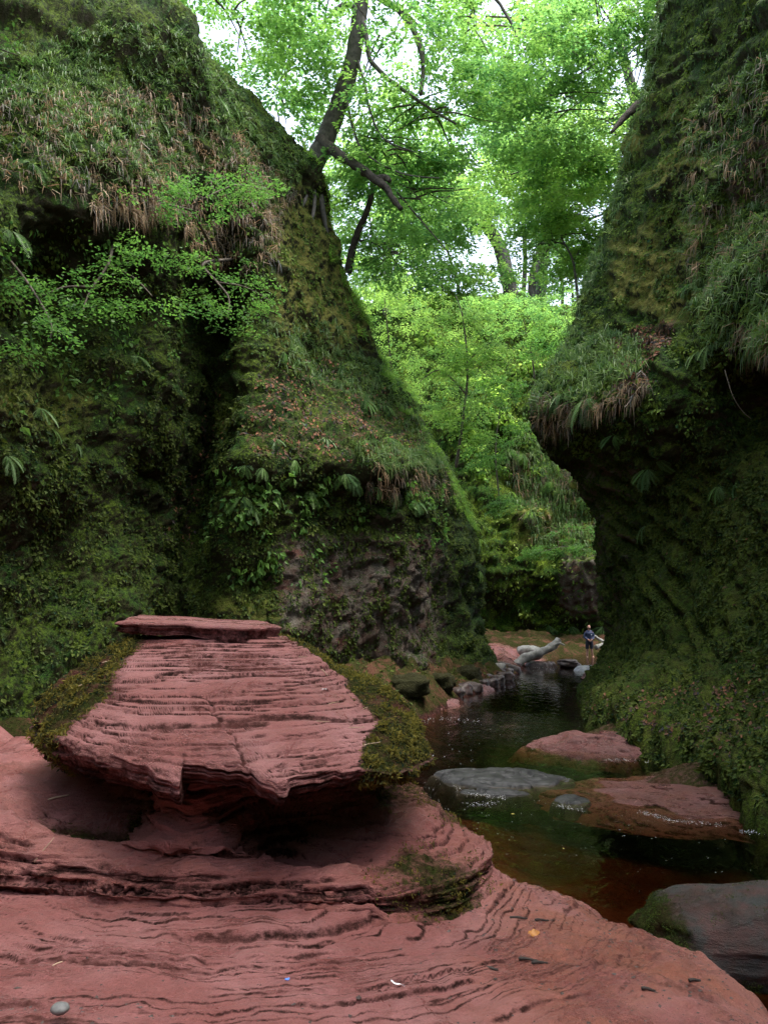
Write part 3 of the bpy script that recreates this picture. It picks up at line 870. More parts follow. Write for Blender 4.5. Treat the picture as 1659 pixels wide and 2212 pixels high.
for q in (0.94, 0.85, 0.75, 0.6, 0.45, 0.3):
    p = side[-1].copy()
    p[:, :2] = CC + (side[-1][:, :2] - CC) * q
    p[:, 2] += 0.05 * (1 - q) + 0.02 * fbm(p, 0.2, 3, seed=290)
    under.append(p)
CAPG = np.concatenate([rows_[0], np.array(side), np.array(under)], 0)
ex = len(side) + len(under)
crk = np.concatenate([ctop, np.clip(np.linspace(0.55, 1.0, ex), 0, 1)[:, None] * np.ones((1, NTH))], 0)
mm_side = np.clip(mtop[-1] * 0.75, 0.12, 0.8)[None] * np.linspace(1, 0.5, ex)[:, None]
mos = np.concatenate([mtop, mm_side], 0)
pulpit = empty('pulpit_rock', (PC[0], PC[1], 1.3), 'mushroom-shaped red sandstone rock with mossy edges and a stepped flat top', 'rock')
def local(o, parent):
    o.parent = parent
    o.matrix_parent_inverse = Matrix.Translation(-Vector(parent.location))
    return o
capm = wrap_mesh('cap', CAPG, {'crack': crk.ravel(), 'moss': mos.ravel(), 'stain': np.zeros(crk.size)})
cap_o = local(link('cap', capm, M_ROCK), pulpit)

# top slab
sl_top = [(263, 1343, 5.95), (305, 1341, 5.93), (395, 1341, 5.92), (450, 1348, 5.88), (500, 1355, 5.86), (543, 1362, 5.86), (575, 1358, 6.0), (597, 1349, 6.3), (580, 1341, 6.75), (559, 1337, 6.95), (415, 1334, 7.05), (311, 1332, 6.95), (275, 1337, 6.5)]
sp = np.array([W(*q) for q in sl_top])
A = np.c_[sp[:, :2], np.ones(len(sp))]
pl = np.linalg.lstsq(A, sp[:, 2], rcond=None)[0]
zt = np.interp(np.arange(3), np.arange(3), np.arange(3))
SG = slab_geo(sp[:, :2], lambda x, y: pl[0] * x + pl[1] * y + pl[2], 0.105, seed=5, n=220, nr=26, layers=4, rough=0.006)
SG[:26, :, 2] = SG[:26, :, 2]
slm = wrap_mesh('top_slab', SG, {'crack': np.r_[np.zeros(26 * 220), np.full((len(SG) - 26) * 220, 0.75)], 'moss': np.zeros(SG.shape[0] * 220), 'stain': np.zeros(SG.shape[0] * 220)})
local(link('top_slab', slm, M_ROCK), pulpit)

# pedestal: foot, shoulder and neck
phd = np.array([-180, -135, -90, -56, -28, 0, 25, 50, 64, 90, 120, 150, 180.0])
f_foot = np.array([1.9, 2.2, 2.25, 1.62, 1.26, 1.22, 1.26, 1.75, 1.9, 1.9, 1.8, 1.8, 1.9])
f_neck = np.array([1.1, 0.8, 0.62, 0.46, 0.66, 0.90, 0.70, 0.50, 0.64, 0.98, 1.1, 1.1, 1.1])
f_sh = np.array([1.6, 1.76, 1.82, 1.74, 1.62, 1.60, 1.55, 1.48, 1.46, 1.50, 1.55, 1.55, 1.6])
NP = 440
ph = np.linspace(-180, 180, NP, endpoint=False)
ft = np.interp(ph, phd, f_foot); nk = np.interp(ph, phd, f_neck); sh = np.interp(ph, phd, f_sh)
k = np.exp(-(np.arange(-12, 13) / 5.0) ** 2); k /= k.sum()
sm = lambda a: np.convolve(np.r_[a[-12:], a, a[:12]], k, 'valid')
ft, nk, sh = sm(ft), sm(nk), sm(sh)
pr = np.radians(ph)
ctr = []
gfoot = floor_z(PC[0] + np.sin(pr) * ft, PC[1] - np.cos(pr) * ft)
toe = gauss(ph, 58, 16)
lf = np.clip(gauss(ph, -60, 42) + 0.75 * gauss(ph, 38, 22), 0, 1) * (1 - gauss(ph, -1, 25))
for rad, z in ((ft * 1.04, gfoot - 0.3), (ft * 1.03, gfoot - 0.04), (ft * 0.985, gfoot + 0.03), (ft * 0.955, gfoot + 0.62 * (sh - gfoot)), (ft * 0.84, sh - 0.04), (0.55 * ft + 0.45 * nk, sh + 0.03 - 0.02 * toe - 0.2 * lf),
               (nk + 0.14, sh + 0.09 - 0.42 * lf), (nk + 0.02, sh + 0.26 - 0.3 * lf), (nk, 2.0 + 0 * sh), (nk * 0.6, 2.2 + 0 * sh)):
    ctr.append(np.stack([PC[0] + np.sin(pr) * rad, PC[1] - np.cos(pr) * rad, z], 1))
ctr = np.array(ctr)
AM = cr_matrix(len(ctr), [6, 14, 26, 30, 26, 24, 26, 22, 6])
PG = np.einsum('ir,rck->ijk' if False else 'ir,rck->ick', AM, ctr)
PN = grid_normals(np.concatenate([PG, PG[:, :1]], 1))[:, :-1]
Pq = np.stack([PG[..., 0], PG[..., 1], 0 * PG[..., 0]], -1)
inb = sstep(1.26, 1.34, PG[..., 2]) * sstep(1.72, 1.6, PG[..., 2])
q1, pc1 = stepz(PG[..., 2], Pq, 0.034, 330, 1.0)
q2, pc2 = stepz(q1, Pq, 0.016, 340, 0.9)
PG[..., 2] = PG[..., 2] * (1 - inb) + q2 * inb
pc1 = np.maximum(pc1, pc2 * 0.8) * inb
steep = 1 - np.abs(PN[..., 2])
zz = PG[..., 2] + 0.03 * fbm(PG, 0.5, 3, seed=310)
bed = fbm(np.stack([PG[..., 0] * 1.3, PG[..., 1] * 1.3, zz * 44], -1), 1.0, 3, seed=312)
bed2 = fbm(np.stack([PG[..., 0] * 5, PG[..., 1] * 5, zz * 70], -1), 1.0, 2, seed=315)
disp = (0.035 * bed + 0.015 * bed2) * sstep(0.05, 0.5, steep) + 0.032 * fbm(PG, 0.35, 4, 0.6, seed=317) + 0.010 * fbm(PG, 0.06, 3, seed=318)
sgn = np.sign((PN[..., 0] * np.sin(pr) - PN[..., 1] * np.cos(pr)) + 0.3 * PN[..., 2])
PG = PG + PN * (disp * sgn)[..., None]
p_c = np.clip(0.75 * pc1 + 0.6 * sstep(-0.1, -0.4, bed + 0.4 * bed2) * sstep(0.1, 0.4, steep) + 0.3 * sstep(0.3, 0.7, steep), 0, 0.8)
ppx, ppy, _ = proj(PG)
p_m = 0.72 * toe[None] * sstep(1.3, 1.5, np.hypot(PG[..., 0] - PC[0], PG[..., 1] - PC[1])) + 0.8 * gauss(ph, -62, 16)[None] * sstep(1.66, 1.5, PG[..., 2]) + 0.6 * sstep(75, 95, ph)[None] * sstep(160, 140, ph)[None]
pm = wrap_mesh('pedestal', PG, {'crack': p_c.ravel(), 'moss': np.clip(p_m, 0, 1).ravel(), 'stain': 0.3 * np.ones(p_c.size)})
ped_o = local(link('pedestal', pm, M_ROCK), pulpit)

# feathery moss hanging over the cap's edges and on the foot
def close(G): return np.concatenate([G, G[:, :1]], 1)
def moss_part(G, w, n, L, name, mat, parent, up=0.6):
    Gc = close(G); wc = np.concatenate([w, w[:, :1]], 1)
    N = grid_normals(Gc)
    c = Gc.reshape(-1, 3).mean(0)
    N = N * np.sign(((Gc - c) * N).sum(-1, keepdims=True) + 1e-9)
    P, Nn = surf_points(Gc, N, wc, n)
    clump = fbm(P, 0.09, 3, seed=411)
    kp = clump > -0.25
    P, Nn, clump = P[kp], Nn[kp], clump[kp]
    m = len(P)
    D = unit(Nn * 0.35 + rvec(m) * 0.8 + np.array([0, 0, -0.45]))
    Ls = L * (0.6 + 0.9 * RNG.random(m)) * (1 + 0.4 * clump)
    P = P + Nn * (0.02 * np.clip(clump, 0, 1))[:, None]
    me = leaf_mesh(name, P, D, unit(Nn + rvec(m) * 0.7), Ls, Ls * 0.38, 0.25, np.clip(0.5 + 0.5 * clump + 0.3 * RNG.normal(size=m), 0, 1))
    return link(name, me, mat, parent, kind='stuff')
wm = np.clip(mos, 0, 1).copy(); wm[wm < 0.35] = 0
wm *= sstep(7.6, 6.0, CAPG[..., 1]) + 0.1
wm[NRAD + NS:] = 0
moss_part(CAPG, wm, 62000, 0.023, 'moss', M_MOSS, cap_o)
wp = np.clip(p_m, 0, 1).copy(); wp[wp < 0.3] = 0; wp[PG[..., 1] > 7.0] *= 0.1
moss_part(PG, wp, 20000, 0.017, 'moss', M_MOSS, ped_o)

# ================================================================== loose rocks and slabs
def dome(name, mat, c, r, rot, h, seed, label, cat='rock', flat=2.0, crack=0.7, step=0.05, nr=46, n=200, moss=0.0, stain=0.0, tilt=(0, 0), grp=None):
    """bedded bedrock hump rising out of the water and running on below it"""
    a = np.linspace(0, 2 * np.pi, n, endpoint=False)[None, :]
    t = np.linspace(0.003, 1.25, nr)[:, None]
    dr = np.stack([np.cos(a), np.sin(a), 0 * a], -1)
    out = 1 + 0.22 * fbm(dr + seed * 3.1, 0.8, 4, 0.55, seed=seed)
    L = np.stack([t * out * np.cos(a) * r[0], t * out * np.sin(a) * r[1], 0 * t * a], -1)
    G = L @ rotz(rot).T + np.array([c[0], c[1], 0.0])
    z = h * (1 - t ** flat) * np.ones_like(a) + 0.16 * h * fbm(G, 0.4 * min(r), 4, seed=seed + 1) + tilt[0] * L[..., 0] + tilt[1] * L[..., 1]
    P = np.stack([G[..., 0], G[..., 1], 0 * z], -1)
    z1, c1 = stepz(z, P, step, seed + 5, 1.0)
    z2, c2 = stepz(z1, P, step * 0.45, seed + 9, 0.8)
    G[..., 2] = z2 - 0.12 * sstep(1.0, 1.25, t)
    wet = sstep(0.10, 0.02, G[..., 2])
    cr = np.clip(crack * np.maximum(c1, 0.8 * c2) + 0.35 * wet, 0, 1)
    me = wrap_mesh(name, G, {'crack': cr.ravel(), 'moss': np.full(cr.size, moss), 'stain': np.full(cr.size, stain)})
    return link(name, me, mat, None, label, cat, grp)
def C0(px, py): return WZ(px, py, 0)
dome('flat_rock', M_GREY, C0(1085, 1683), (1.12, 0.66), -0.06, 0.10, 11, 'large flat grey wet slab in the middle of the stream', flat=7, step=0.07, tilt=(-0.03, 0.03))
dome('flat_rock', M_GREY, C0(1060, 1712), (0.55, 0.2), -0.1, 0.05, 12, 'low grey slab awash in front of the large flat slab', flat=5, nr=24, n=90)
dome('flat_rock', M_GREY, C0(1230, 1728), (0.28, 0.3), -0.6, 0.05, 13, 'small dark slab awash between grey slab and red shelf', flat=4, nr=24, n=90)
dome('rock_outcrop', M_ROCKW, C0(1288, 1612), (1.25, 1.0), -0.2, 0.28, 14, 'red whaleback outcrop at the foot of the mossy cliff', flat=2.2, step=0.06)
dome('rock_outcrop', M_ROCKW, C0(1468, 1628), (0.8, 0.7), 0.3, 0.32, 15, 'smaller red outcrop right of the whaleback rock', flat=2.4, step=0.06, n=150)
dome('rock_shelf', M_ROCKW, C0(1560, 1725), (2.7, 1.5), -0.30, 0.11, 16, 'broad low red rock shelf sloping into the water', flat=1.25, step=0.022, stain=0.5, n=280, nr=70, tilt=(0.02, 0.01))
dome('rock_shelf', M_ROCKW, C0(1640, 1690), (2.0, 1.3), -0.2, 0.34, 19, 'dark mossy ledge joining the red shelf to the right cliff', flat=2, step=0.05, n=160, nr=40, moss=0.66)
dome('rock_shelf', M_ROCKW, C0(1400, 1596), (1.4, 1.0), 0.1, 0.42, 20, 'dark mossy ledge behind the whaleback rock under the right cliff', flat=2, step=0.05, n=140, nr=36, moss=0.66)
dome('rock_shelf', M_ROCKW, C0(925, 1522), (1.6, 0.8), 0.9, 0.2, 17, 'low red ledge at the waterline under the spur', flat=3, step=0.05, n=120, nr=30)
dome('rock_shelf', M_ROCKW, C0(1010, 1492), (1.4, 0.7), 0.9, 0.22, 18, 'narrow dark red ledge further along under the spur', flat=3, step=0.05, n=120, nr=30)

# big boulder at lower right
b = empty('boulder', W(1600, 2080, 6.2), 'big grey boulder with a mossy end lying at the lower right', 'boulder')
bc = W(1672, 2014, 6.3)
V, F, cap = blob(bc, (1.05, 0.62, 0.31), rot=-0.08, seed=23, amp=0.12, sc=0.8, nu=150, nv=80, sq=0.98)
bm_attr = sstep(-0.6, -1.0, (V[:, 0] - bc[0])) * 0.7 + 0.3 + 0.35 * sstep(0.05, -0.25, V[:, 2] - bc[2]) * 0.8
m = MB(); m.add(V, list(F) + list(cap)); me = m.mesh('stone')
for nm, val in (('crack', 0.25 * np.ones(len(V))), ('moss', np.clip(bm_attr, 0, 1)), ('stain', np.zeros(len(V)))):
    me.attributes.new(nm, 'FLOAT', 'POINT').data.foreach_set('value', val.astype(np.float32))
M_BOULD = mat_sandstone('lichened grey boulder', (0.30, 0.36, 0.34), 0.3, 0.97)
bst_o = local(link('stone', me, M_BOULD), b)
Gb = V[:-2].reshape(80, 150, 3)
wb = bm_attr[:-2].reshape(80, 150).copy(); wb[wb < 0.5] = 0
wb[Gb[..., 2] > bc[2] + 0.1] += 0.12 * sstep(0.05, 0.35, fbm(Gb, 0.12, 3, seed=88))[Gb[..., 2] > bc[2] + 0.1]
moss_part(Gb, wb, 22000, 0.012, 'moss', M_MOSSD, bst_o)

M_PALEG = mat_simple('pale wet slab', (0.16, 0.165, 0.18), (0.26, 0.265, 0.28), 4, 0.35, 0.2, 0.01)
# stones at the far end of the pool and along the left bank
stone('boulder', M_PALEW, W(1143, 1410, 39.5), (0.62, 0.5, 0.36), label='rounded pale boulder behind the fallen log', cat='boulder', seed=31, amp=0.1)
dome('flat_rock', M_DSTONE, C0(1170, 1440), (0.85, 0.4), 0.0, 0.24, 41, 'dark flat slab in front of the fallen log', flat=6, n=90, nr=24)
stone('flat_rock', M_DSTONE, W(1228, 1433, 37.0), (0.55, 0.5, 0.2), label='low dark red rock between the log and the pale slab', cat='rock', seed=33)
dome('flat_rock', M_PALEG, C0(1270, 1449), (0.62, 0.8), 0.0, 0.22, 43, 'pale wet flat slab at the head of the pool', flat=4, n=90, nr=24)
stone('flat_rock', M_ROCKW, W(1290, 1462, 31.5), (0.55, 0.6, 0.14), label='glistening red rock under the pale slab at the pool edge', cat='rock', seed=35)
bank = [(1022, 1487, .34), (1040, 1479, .30), (1058, 1476, .26), (1075, 1470, .3), (1090, 1462, .34), (1070, 1455, .38), (1098, 1452, .24), (1108, 1446, .30), (1052, 1466, .32), (1030, 1470, .28), (1000, 1492, .36), (1088, 1441, .36), (1112, 1437, .26), (985, 1499, .3)]
_ordw = ['leftmost', 'second', 'third', 'fourth', 'fifth', 'sixth', 'seventh', 'eighth', 'ninth', 'tenth', 'eleventh', 'twelfth', 'thirteenth', 'rightmost']
_rk = sorted(range(len(bank)), key=lambda q: bank[q][0])
BANKL = ['%s of the dark wet stones heaped along the left bank, counted from the left' % _ordw[_rk.index(q)] for q in range(len(bank))]
for i, (a, c, r) in enumerate(bank):
    p = WZ(a, c, 0.12)
    stone('bank_stone', M_DSTONE, p, (r, r * 0.85, r * 0.62), rot=i * 1.3, seed=50 + i, amp=0.3, nu=26, nv=16, label=BANKL[i], cat='stone', group='stones heaped along the left bank')
stone('bank_stone', M_PALEW, WZ(1078, 1442, 0.3), (0.26, 0.24, 0.2), seed=70, amp=0.2, nu=26, nv=16, label='small pale stone on the dark heap by the spur', cat='stone')
stone('pebble', mat_simple('pebble grey', (0.10, 0.10, 0.10), (0.17, 0.17, 0.165), 30, 0.6, 0.1, 0.002), W(131, 2178, 3.25) + np.array([0, 0, 0.0]), (0.036, 0.03, 0.021), label='smooth grey oval pebble on the red rock at lower left', cat='pebble', seed=71, amp=0.05, nu=32, nv=18, sq=1.0)

# ================================================================== trees and shrubs
DENS = 1.9

class Leaves:
    """collects leaf sprays: flat, slightly drooping fans of leaves along a twig"""
    def __init__(s, seed): s.P, s.D, s.N, s.L, s.R = [], [], [], [], []; s.rng = np.random.default_rng(seed)
    def sprays(s, C, R, K, L, az=None, droop=0.25, tilt=0.25):
        rng = s.rng
        C = np.asarray(C, float); n = len(C)
        az = rng.random(n) * 2 * np.pi if az is None else az
        R = R * (0.6 + 0.7 * rng.random(n))
        a = np.stack([np.cos(az), np.sin(az), -droop * rng.random(n)], 1); a = unit(a)
        sd = unit(np.cross(a, np.array([0, 0, 1.0]) + tilt * rng.normal(size=(n, 3))))
        up = np.cross(sd, a)
        u = rng.random((n, K)); v = (rng.random((n, K)) * 2 - 1)
        v = np.sign(v) * np.abs(v) ** 0.8
        w = 0.55 * (1 - 0.6 * u)
        E = lambda q: q[..., None]
        P = C[:, None] + E(R[:, None] * (u - 0.35) * 1.3) * a[:, None] + E(R[:, None] * v * w) * sd[:, None] + E(R[:, None] * (0.10 * rng.normal(size=(n, K)) - 0.18 * u * u)) * up[:, None]
        D = a[:, None] + E(v * 1.1) * sd[:, None] + 0.35 * rng.normal(size=(n, K, 3))
        N = up[:, None] + 0.45 * rng.normal(size=(n, K, 3))
        s.P.append(P.reshape(-1, 3)); s.D.append(D.reshape(-1, 3)); s.N.append(N.reshape(-1, 3))
        s.L.append((L * (0.65 + 0.6 * rng.random((n, K)))).ravel())
        s.R.append(np.clip(np.repeat(rng.random(n), K) * 0.6 + 0.4 * rng.random(n * K), 0, 1))
    def ell(s, c, r, n, R, K, L, gap=-0.15, gs=2.2, shell=0.35):
        rng = s.rng
        n = int(n * DENS)
        d = unit(rng.normal(size=(n, 3))) * (shell + (1 - shell) * rng.random((n, 1)) ** 0.5)
        C = np.asarray(c) + d * np.asarray(r)
        C = C[fbm(C, gs, 3, seed=int(rng.integers(1000))) > gap]
        az = np.arctan2(C[:, 1] - c[1], C[:, 0] - c[0]) + rng.normal(size=len(C)) * 0.9
        s.sprays(C, R, K, L, az)
    def mesh(s, name, wl=0.6):
        L = np.concatenate(s.L)
        return leaf_mesh(name, np.concatenate(s.P), np.concatenate(s.D), np.concatenate(s.N), L, L * wl, 0.12, np.concatenate(s.R), s.rng)

def wpath(pts): return np.array([W(*q) for q in pts])

def tree(name, base, trunk, branches, crowns, leaf, bark, label, cat='tree', group=None, R=1.0, K=55, L=0.12, seed=0, gap=-0.15, trunk_sides=14, gs=2.2):
    """trunk: (path, r0, r1); branches: [(path, r0, r1)]; crowns: [(centre, radii, sprays)]"""
    t = empty(name, base, label, cat, group)
    p, r0, r1 = trunk
    p = smooth_path(p, 8)
    m = MB(); m.tube(p, np.linspace(r0, r1, len(p)), trunk_sides, 0.12, seed)
    local(link('trunk', m.mesh('trunk'), bark), t)
    for bp, b0, b1 in branches:
        bp = smooth_path(bp, 6)
        bp = bp + 0.15 * b0 * np.stack([fbm(bp + k * 9.1, 0.5, 2, seed=seed) for k in range(3)], 1)
        m = MB(); m.tube(bp, np.linspace(b0, b1, len(bp)), 7, 0.15, seed)
        local(link('branch', m.mesh('branch'), bark), t)
    lv = Leaves(seed + 1000)
    for c, r, n in crowns: lv.ell(c, r, n, R, K, L, gap, gs)
    if crowns:
        local(link('crown', lv.mesh('crown'), leaf, kind='stuff'), t)
        m = MB(); tip = np.asarray(p[-1])
        for c, r, n in crowns:                              # fine branchwork inside the crown
            c, r = np.asarray(c, float), np.asarray(r, float)
            for _ in range(7):
                d = unit(lv.rng.normal(size=3)) * r * 0.95
                d[2] = -abs(d[2]) * 0.5
                a = c + 0.15 * r * lv.rng.normal(size=3) + np.array([0, 0, 0.3 * r[2]])
                q = smooth_path([a, a + d * 0.35 + np.array([0, 0, 0.12]), a + d * 0.7, a + d * np.array([1, 1, 1.3])], 4)
                m.tube(q, np.linspace(0.035, 0.008, len(q)) * (1 + L * 2), 4)
        local(link('twigs', m.mesh('twigs'), M_TWIG, kind='stuff'), t)
    return t

# leaning beech on the spur
bp = wpath([(662, 440, 28.6), (672, 375, 28.4), (692, 325, 28.2), (718, 265, 28.0), (742, 195, 27.6), (765, 110, 27.2), (779, 10, 26.8), (790, -120, 26.4), (800, -260, 26)])
br = [(wpath([(790, -20, 26.7), (828, 0, 26.5), (868, 28, 26.4), (895, 70, 26.3), (912, 130, 26.2), (910, 205, 26.1)]), 0.15, 0.07),
      (wpath([(780, 30, 26.8), (792, 85, 26.8), (800, 128, 26.9), (832, 165, 27), (885, 205, 27), (930, 235, 27), (985, 268, 27)]), 0.11, 0.04),
      (wpath([(772, 130, 27.2), (790, 190, 27), (800, 240, 27), (830, 300, 27), (900, 330, 27)]), 0.06, 0.02),
      (wpath([(745, 200, 27.6), (770, 300, 27.3), (800, 340, 27.2), (870, 375, 27), (950, 385, 27)]), 0.06, 0.02),
      (wpath([(775, 20, 26.8), (740, 10, 26.6), (710, 40, 26.4), (670, 75, 26.2)]), 0.09, 0.03),
      (wpath([(790, -100, 26.4), (900, -130, 26), (1000, -60, 26), (1080, 10, 26), (1120, 90, 26)]), 0.14, 0.03),
      (wpath([(790, -100, 26.4), (650, -120, 25), (540, -60, 24), (470, 0, 23.5)]), 0.13, 0.03)]
cr = [(W(510, 20, 24), (2.6, 2.6, 1.5), 60), (W(690, -20, 25), (3.6, 3, 1.9), 95), (W(880, 100, 26.5), (3.2, 3, 2.4), 105), (W(630, 150, 27.5), (1.5, 1.8, 1.4), 40), (W(600, 250, 29.5), (1.8, 1.5, 1.3), 40),
      (W(920, 270, 27.5), (2.8, 2.5, 1.5), 85), (W(1040, 60, 26.5), (3.4, 3, 2.3), 115), (W(850, 350, 28), (2.2, 2, 1.0), 50)]
beech = tree('leaning_beech', W(668, 400, 28.4), (bp, 0.43, 0.22), br, cr, M_CANOPY, M_BARK, 'leaning beech with a bent dark trunk growing from the left spur', seed=1, R=0.9, K=60, L=0.165)
for pts, r in (([(672, 375, 28.2), (690, 420, 28.2), (702, 480, 28.3), (712, 540, 28.6)], .2), ([(668, 385, 28.0), (660, 430, 27.3), (640, 470, 26.9)], .12), ([(675, 380, 28.0), (680, 430, 27.6), (676, 480, 27.4), (690, 540, 27.6)], .1)):
    m = MB(); p = smooth_path(wpath(pts), 6); m.tube(p, np.linspace(r, 0.03, len(p)), 8, 0.2, 4)
    local(link('root', m.mesh('root'), M_BARK), beech)

# snapped dead limb and the dark stem crossing it
def wood(name, parts, mat, label, cat):
    t = empty(name, parts[0][1][0], label, cat)
    first = None
    for nm, p, r0, r1 in parts:
        p = smooth_path(p, 7)
        m = MB(); m.tube(p, np.linspace(r0, r1, len(p)), 12, 0.22, 3)
        ob = link(nm, m.mesh(nm), mat)
        if first is None: first = local(ob, t)
        else: ob.parent = first
    return t
wood('dead_limb', [('limb', wpath([(690, 300, 28.0), (722, 326, 27.6), (770, 358, 27.2), (808, 385, 27), (832, 404, 26.9), (850, 430, 26.8), (866, 452, 26.7)]), 0.21, 0.09),
                   ('stub', wpath([(815, 386, 27), (833, 383, 26.9), (842, 392, 26.8)]), 0.14, 0.08)], M_DEADW, 'broken mossy dead limb slanting down from the leaning beech', 'dead branch')
t = tree('dark_leaning_tree', W(757, 560, 29.8), (wpath([(752, 590, 30), (758, 555, 29.8), (772, 505, 29.4), (795, 450, 29), (806, 400, 28.7), (812, 350, 28.4), (818, 290, 28)]), 0.17, 0.07),
         [(wpath([(775, 520, 29.4), (800, 522, 29.2), (830, 540, 29), (870, 580, 29)]), 0.05, 0.015), (wpath([(808, 390, 28.6), (840, 360, 28.4), (880, 350, 28)]), 0.05, 0.02), (wpath([(820, 370, 28.5), (870, 430, 28.3), (930, 500, 28), (980, 560, 28)]), 0.05, 0.015), (wpath([(795, 450, 29), (802, 500, 28.8), (800, 560, 28.6)]), 0.025, 0.01)],
         [(W(880, 430, 29), (2.4, 2, 1.6), 60), (W(870, 560, 29.5), (1.9, 1.6, 1.5), 50), (W(800, 330, 28.5), (1.6, 1.5, 1.2), 30)], M_CANOPY, M_DEADW, 'thin dark stem leaning out from the spur behind the dead limb', seed=3, R=0.8, K=55, L=0.155)

# big trees rooted on the right-hand rim, their crowns hanging over the gorge
tree('rim_beech', W(1500, 60, 34), (np.array([W(1500, 200, 35), W(1490, 60, 35), W(1450, -100, 35), W(1400, -300, 34)]), 0.5, 0.3),
     [(wpath([(1440, -120, 35), (1300, -60, 33), (1200, 40, 32), (1120, 120, 31)]), 0.16, 0.03), (wpath([(1480, 0, 35), (1380, 90, 34), (1300, 130, 33), (1220, 180, 32)]), 0.13, 0.03), (wpath([(1400, -250, 34), (1200, -160, 31), (1060, -60, 29)]), 0.16, 0.03)],
     [(W(1150, 90, 31), (4.0, 3.5, 2.8), 150), (W(1310, 60, 32), (3.0, 3.2, 3.2), 130), (W(1390, 130, 32), (1.6, 2.5, 2.2), 50), (W(1200, 260, 33), (3.6, 3, 2.4), 120)], M_CANOPY, M_BARK, 'beech on the right rim spreading its crown over the top of the gorge', seed=5, R=1.0, K=60, L=0.18)
tree('rim_beech', W(1430, 480, 38), (np.array([W(1450, 520, 38), W(1420, 400, 38), W(1380, 250, 38), W(1330, 60, 37)]), 0.35, 0.2),
     [(wpath([(1390, 300, 38), (1300, 330, 37), (1200, 380, 36)]), 0.1, 0.02), (wpath([(1410, 380, 38), (1330, 450, 37), (1240, 480, 36)]), 0.1, 0.02)],
     [(W(1250, 390, 36), (3.6, 3, 2.8), 130), (W(1330, 300, 36), (2.4, 2.6, 2.6), 70), (W(1190, 540, 37), (2.8, 2.5, 1.6), 70), (W(1120, 400, 38), (3.2, 2.6, 2.4), 90), (W(1280, 560, 37), (1.4, 1.6, 1.3), 30)], M_BRIGHT, M_BARK, 'paler beech leaning out from behind the right cliff, lower than the rim crown', seed=6, R=1.0, K=60, L=0.185)

# trees on the far rim with visible trunks
far = [('far_beech', [(1110, 665, 58), (1098, 610, 58), (1085, 550, 58), (1060, 500, 58), (1020, 450, 57), (990, 380, 57)], 0.62, 0.35, [(1040, 360, 57, 6, 4, 4, 130), (960, 440, 56, 4, 3, 3, 70)], 'thick grey trunk bending left on the far rim', M_CANOPY),
       ('far_beech', [(1128, 662, 62), (1134, 560, 62), (1128, 430, 62), (1125, 300, 62)], 0.2, 0.14, [(1130, 300, 62, 4, 3, 4, 60)], 'slim straight trunk just right of the thick far trunk', M_CANOPY),
       ('far_beech', [(1146, 662, 60), (1150, 600, 60), (1163, 550, 60), (1185, 470, 60), (1190, 380, 60)], 0.33, 0.2, [(1190, 380, 60, 5, 4, 4, 90)], 'dark forked-looking trunk leaning right on the far rim', M_CANOPY),
       ('far_beech', [(1166, 662, 64), (1172, 580, 64), (1178, 480, 64), (1176, 350, 64)], 0.5, 0.35, [(1240, 300, 64, 5, 4, 5, 90)], 'pale straight trunk standing behind the dark leaning one', M_BRIGHT),
       ('far_beech', [(1215, 668, 63), (1213, 560, 63), (1216, 420, 63)], 0.16, 0.1, [(1230, 480, 63, 4, 3, 3, 60)], 'thin rightmost trunk on the far rim', M_CANOPY),
       ('far_beech', [(995, 668, 60), (988, 610, 60), (972, 560, 60), (950, 480, 60)], 0.15, 0.08, [(950, 470, 59, 4, 3, 3, 70)], 'thin trunk left of the thick far trunk, leaning left', M_CANOPY),
       ('far_beech', [(905, 668, 61), (903, 580, 61), (900, 470, 61)], 0.17, 0.1, [(890, 430, 60, 5, 4, 4, 100), (820, 500, 58, 4, 3, 3, 70)], 'slim upright trunk in the left half of the far rim', M_CANOPY),
       ('far_beech', [(835, 680, 56), (838, 580, 56), (845, 450, 56), (840, 330, 56)], 0.3, 0.2, [(800, 420, 55, 4, 3, 4, 90), (860, 280, 55, 4.5, 3, 3, 70)], 'leafy tree at the left end of the far rim beside the spur', M_BRIGHT)]
for i, (nm, tp, r0, r1, cr, lb, mt) in enumerate(far):
    tree(nm, W(*tp[0]), (wpath(tp), r0, r1), [], [(W(a, b_, c), (d, e, f), n) for a, b_, c, d, e, f, n in cr], mt, M_BARK, lb, group='trees on the far rim', seed=20 + i, R=1.5, K=60, L=0.28, gs=3.2, trunk_sides=10)

# dense understorey along the far rim and unseen crowns added to shade the near reach
def crown_only(name, base, trunk, crowns, label, leaf, seed, R, K, L, gap=-0.2, gs=3.0):
    tree(name, base, trunk, [], crowns, leaf, M_BARK, label, seed=seed, R=R, K=K, L=L, gap=gap, gs=gs, trunk_sides=10)
crown_only('rim_hazel', W(960, 665, 58), (wpath([(960, 680, 58), (955, 620, 58), (960, 560, 58)]), 0.12, 0.05), [(W(900, 600, 57), (5, 3, 1.6), 60), (W(1000, 610, 59), (5, 3, 1.4), 50), (W(840, 600, 52), (3, 3, 2.0), 40)], 'low leafy bush along the far rim left of the trunks', M_BRIGHT, 90, 1.2, 60, 0.26)
crown_only('rim_hazel', W(1230, 665, 60), (wpath([(1240, 690, 60), (1235, 620, 60), (1230, 560, 60)]), 0.12, 0.05), [(W(1240, 590, 60), (3, 3, 2.4), 40), (W(1090, 645, 60), (4, 2, 0.7), 20)], 'low leafy bush at the right end of the far rim', M_CANOPY, 91, 1.2, 60, 0.26)
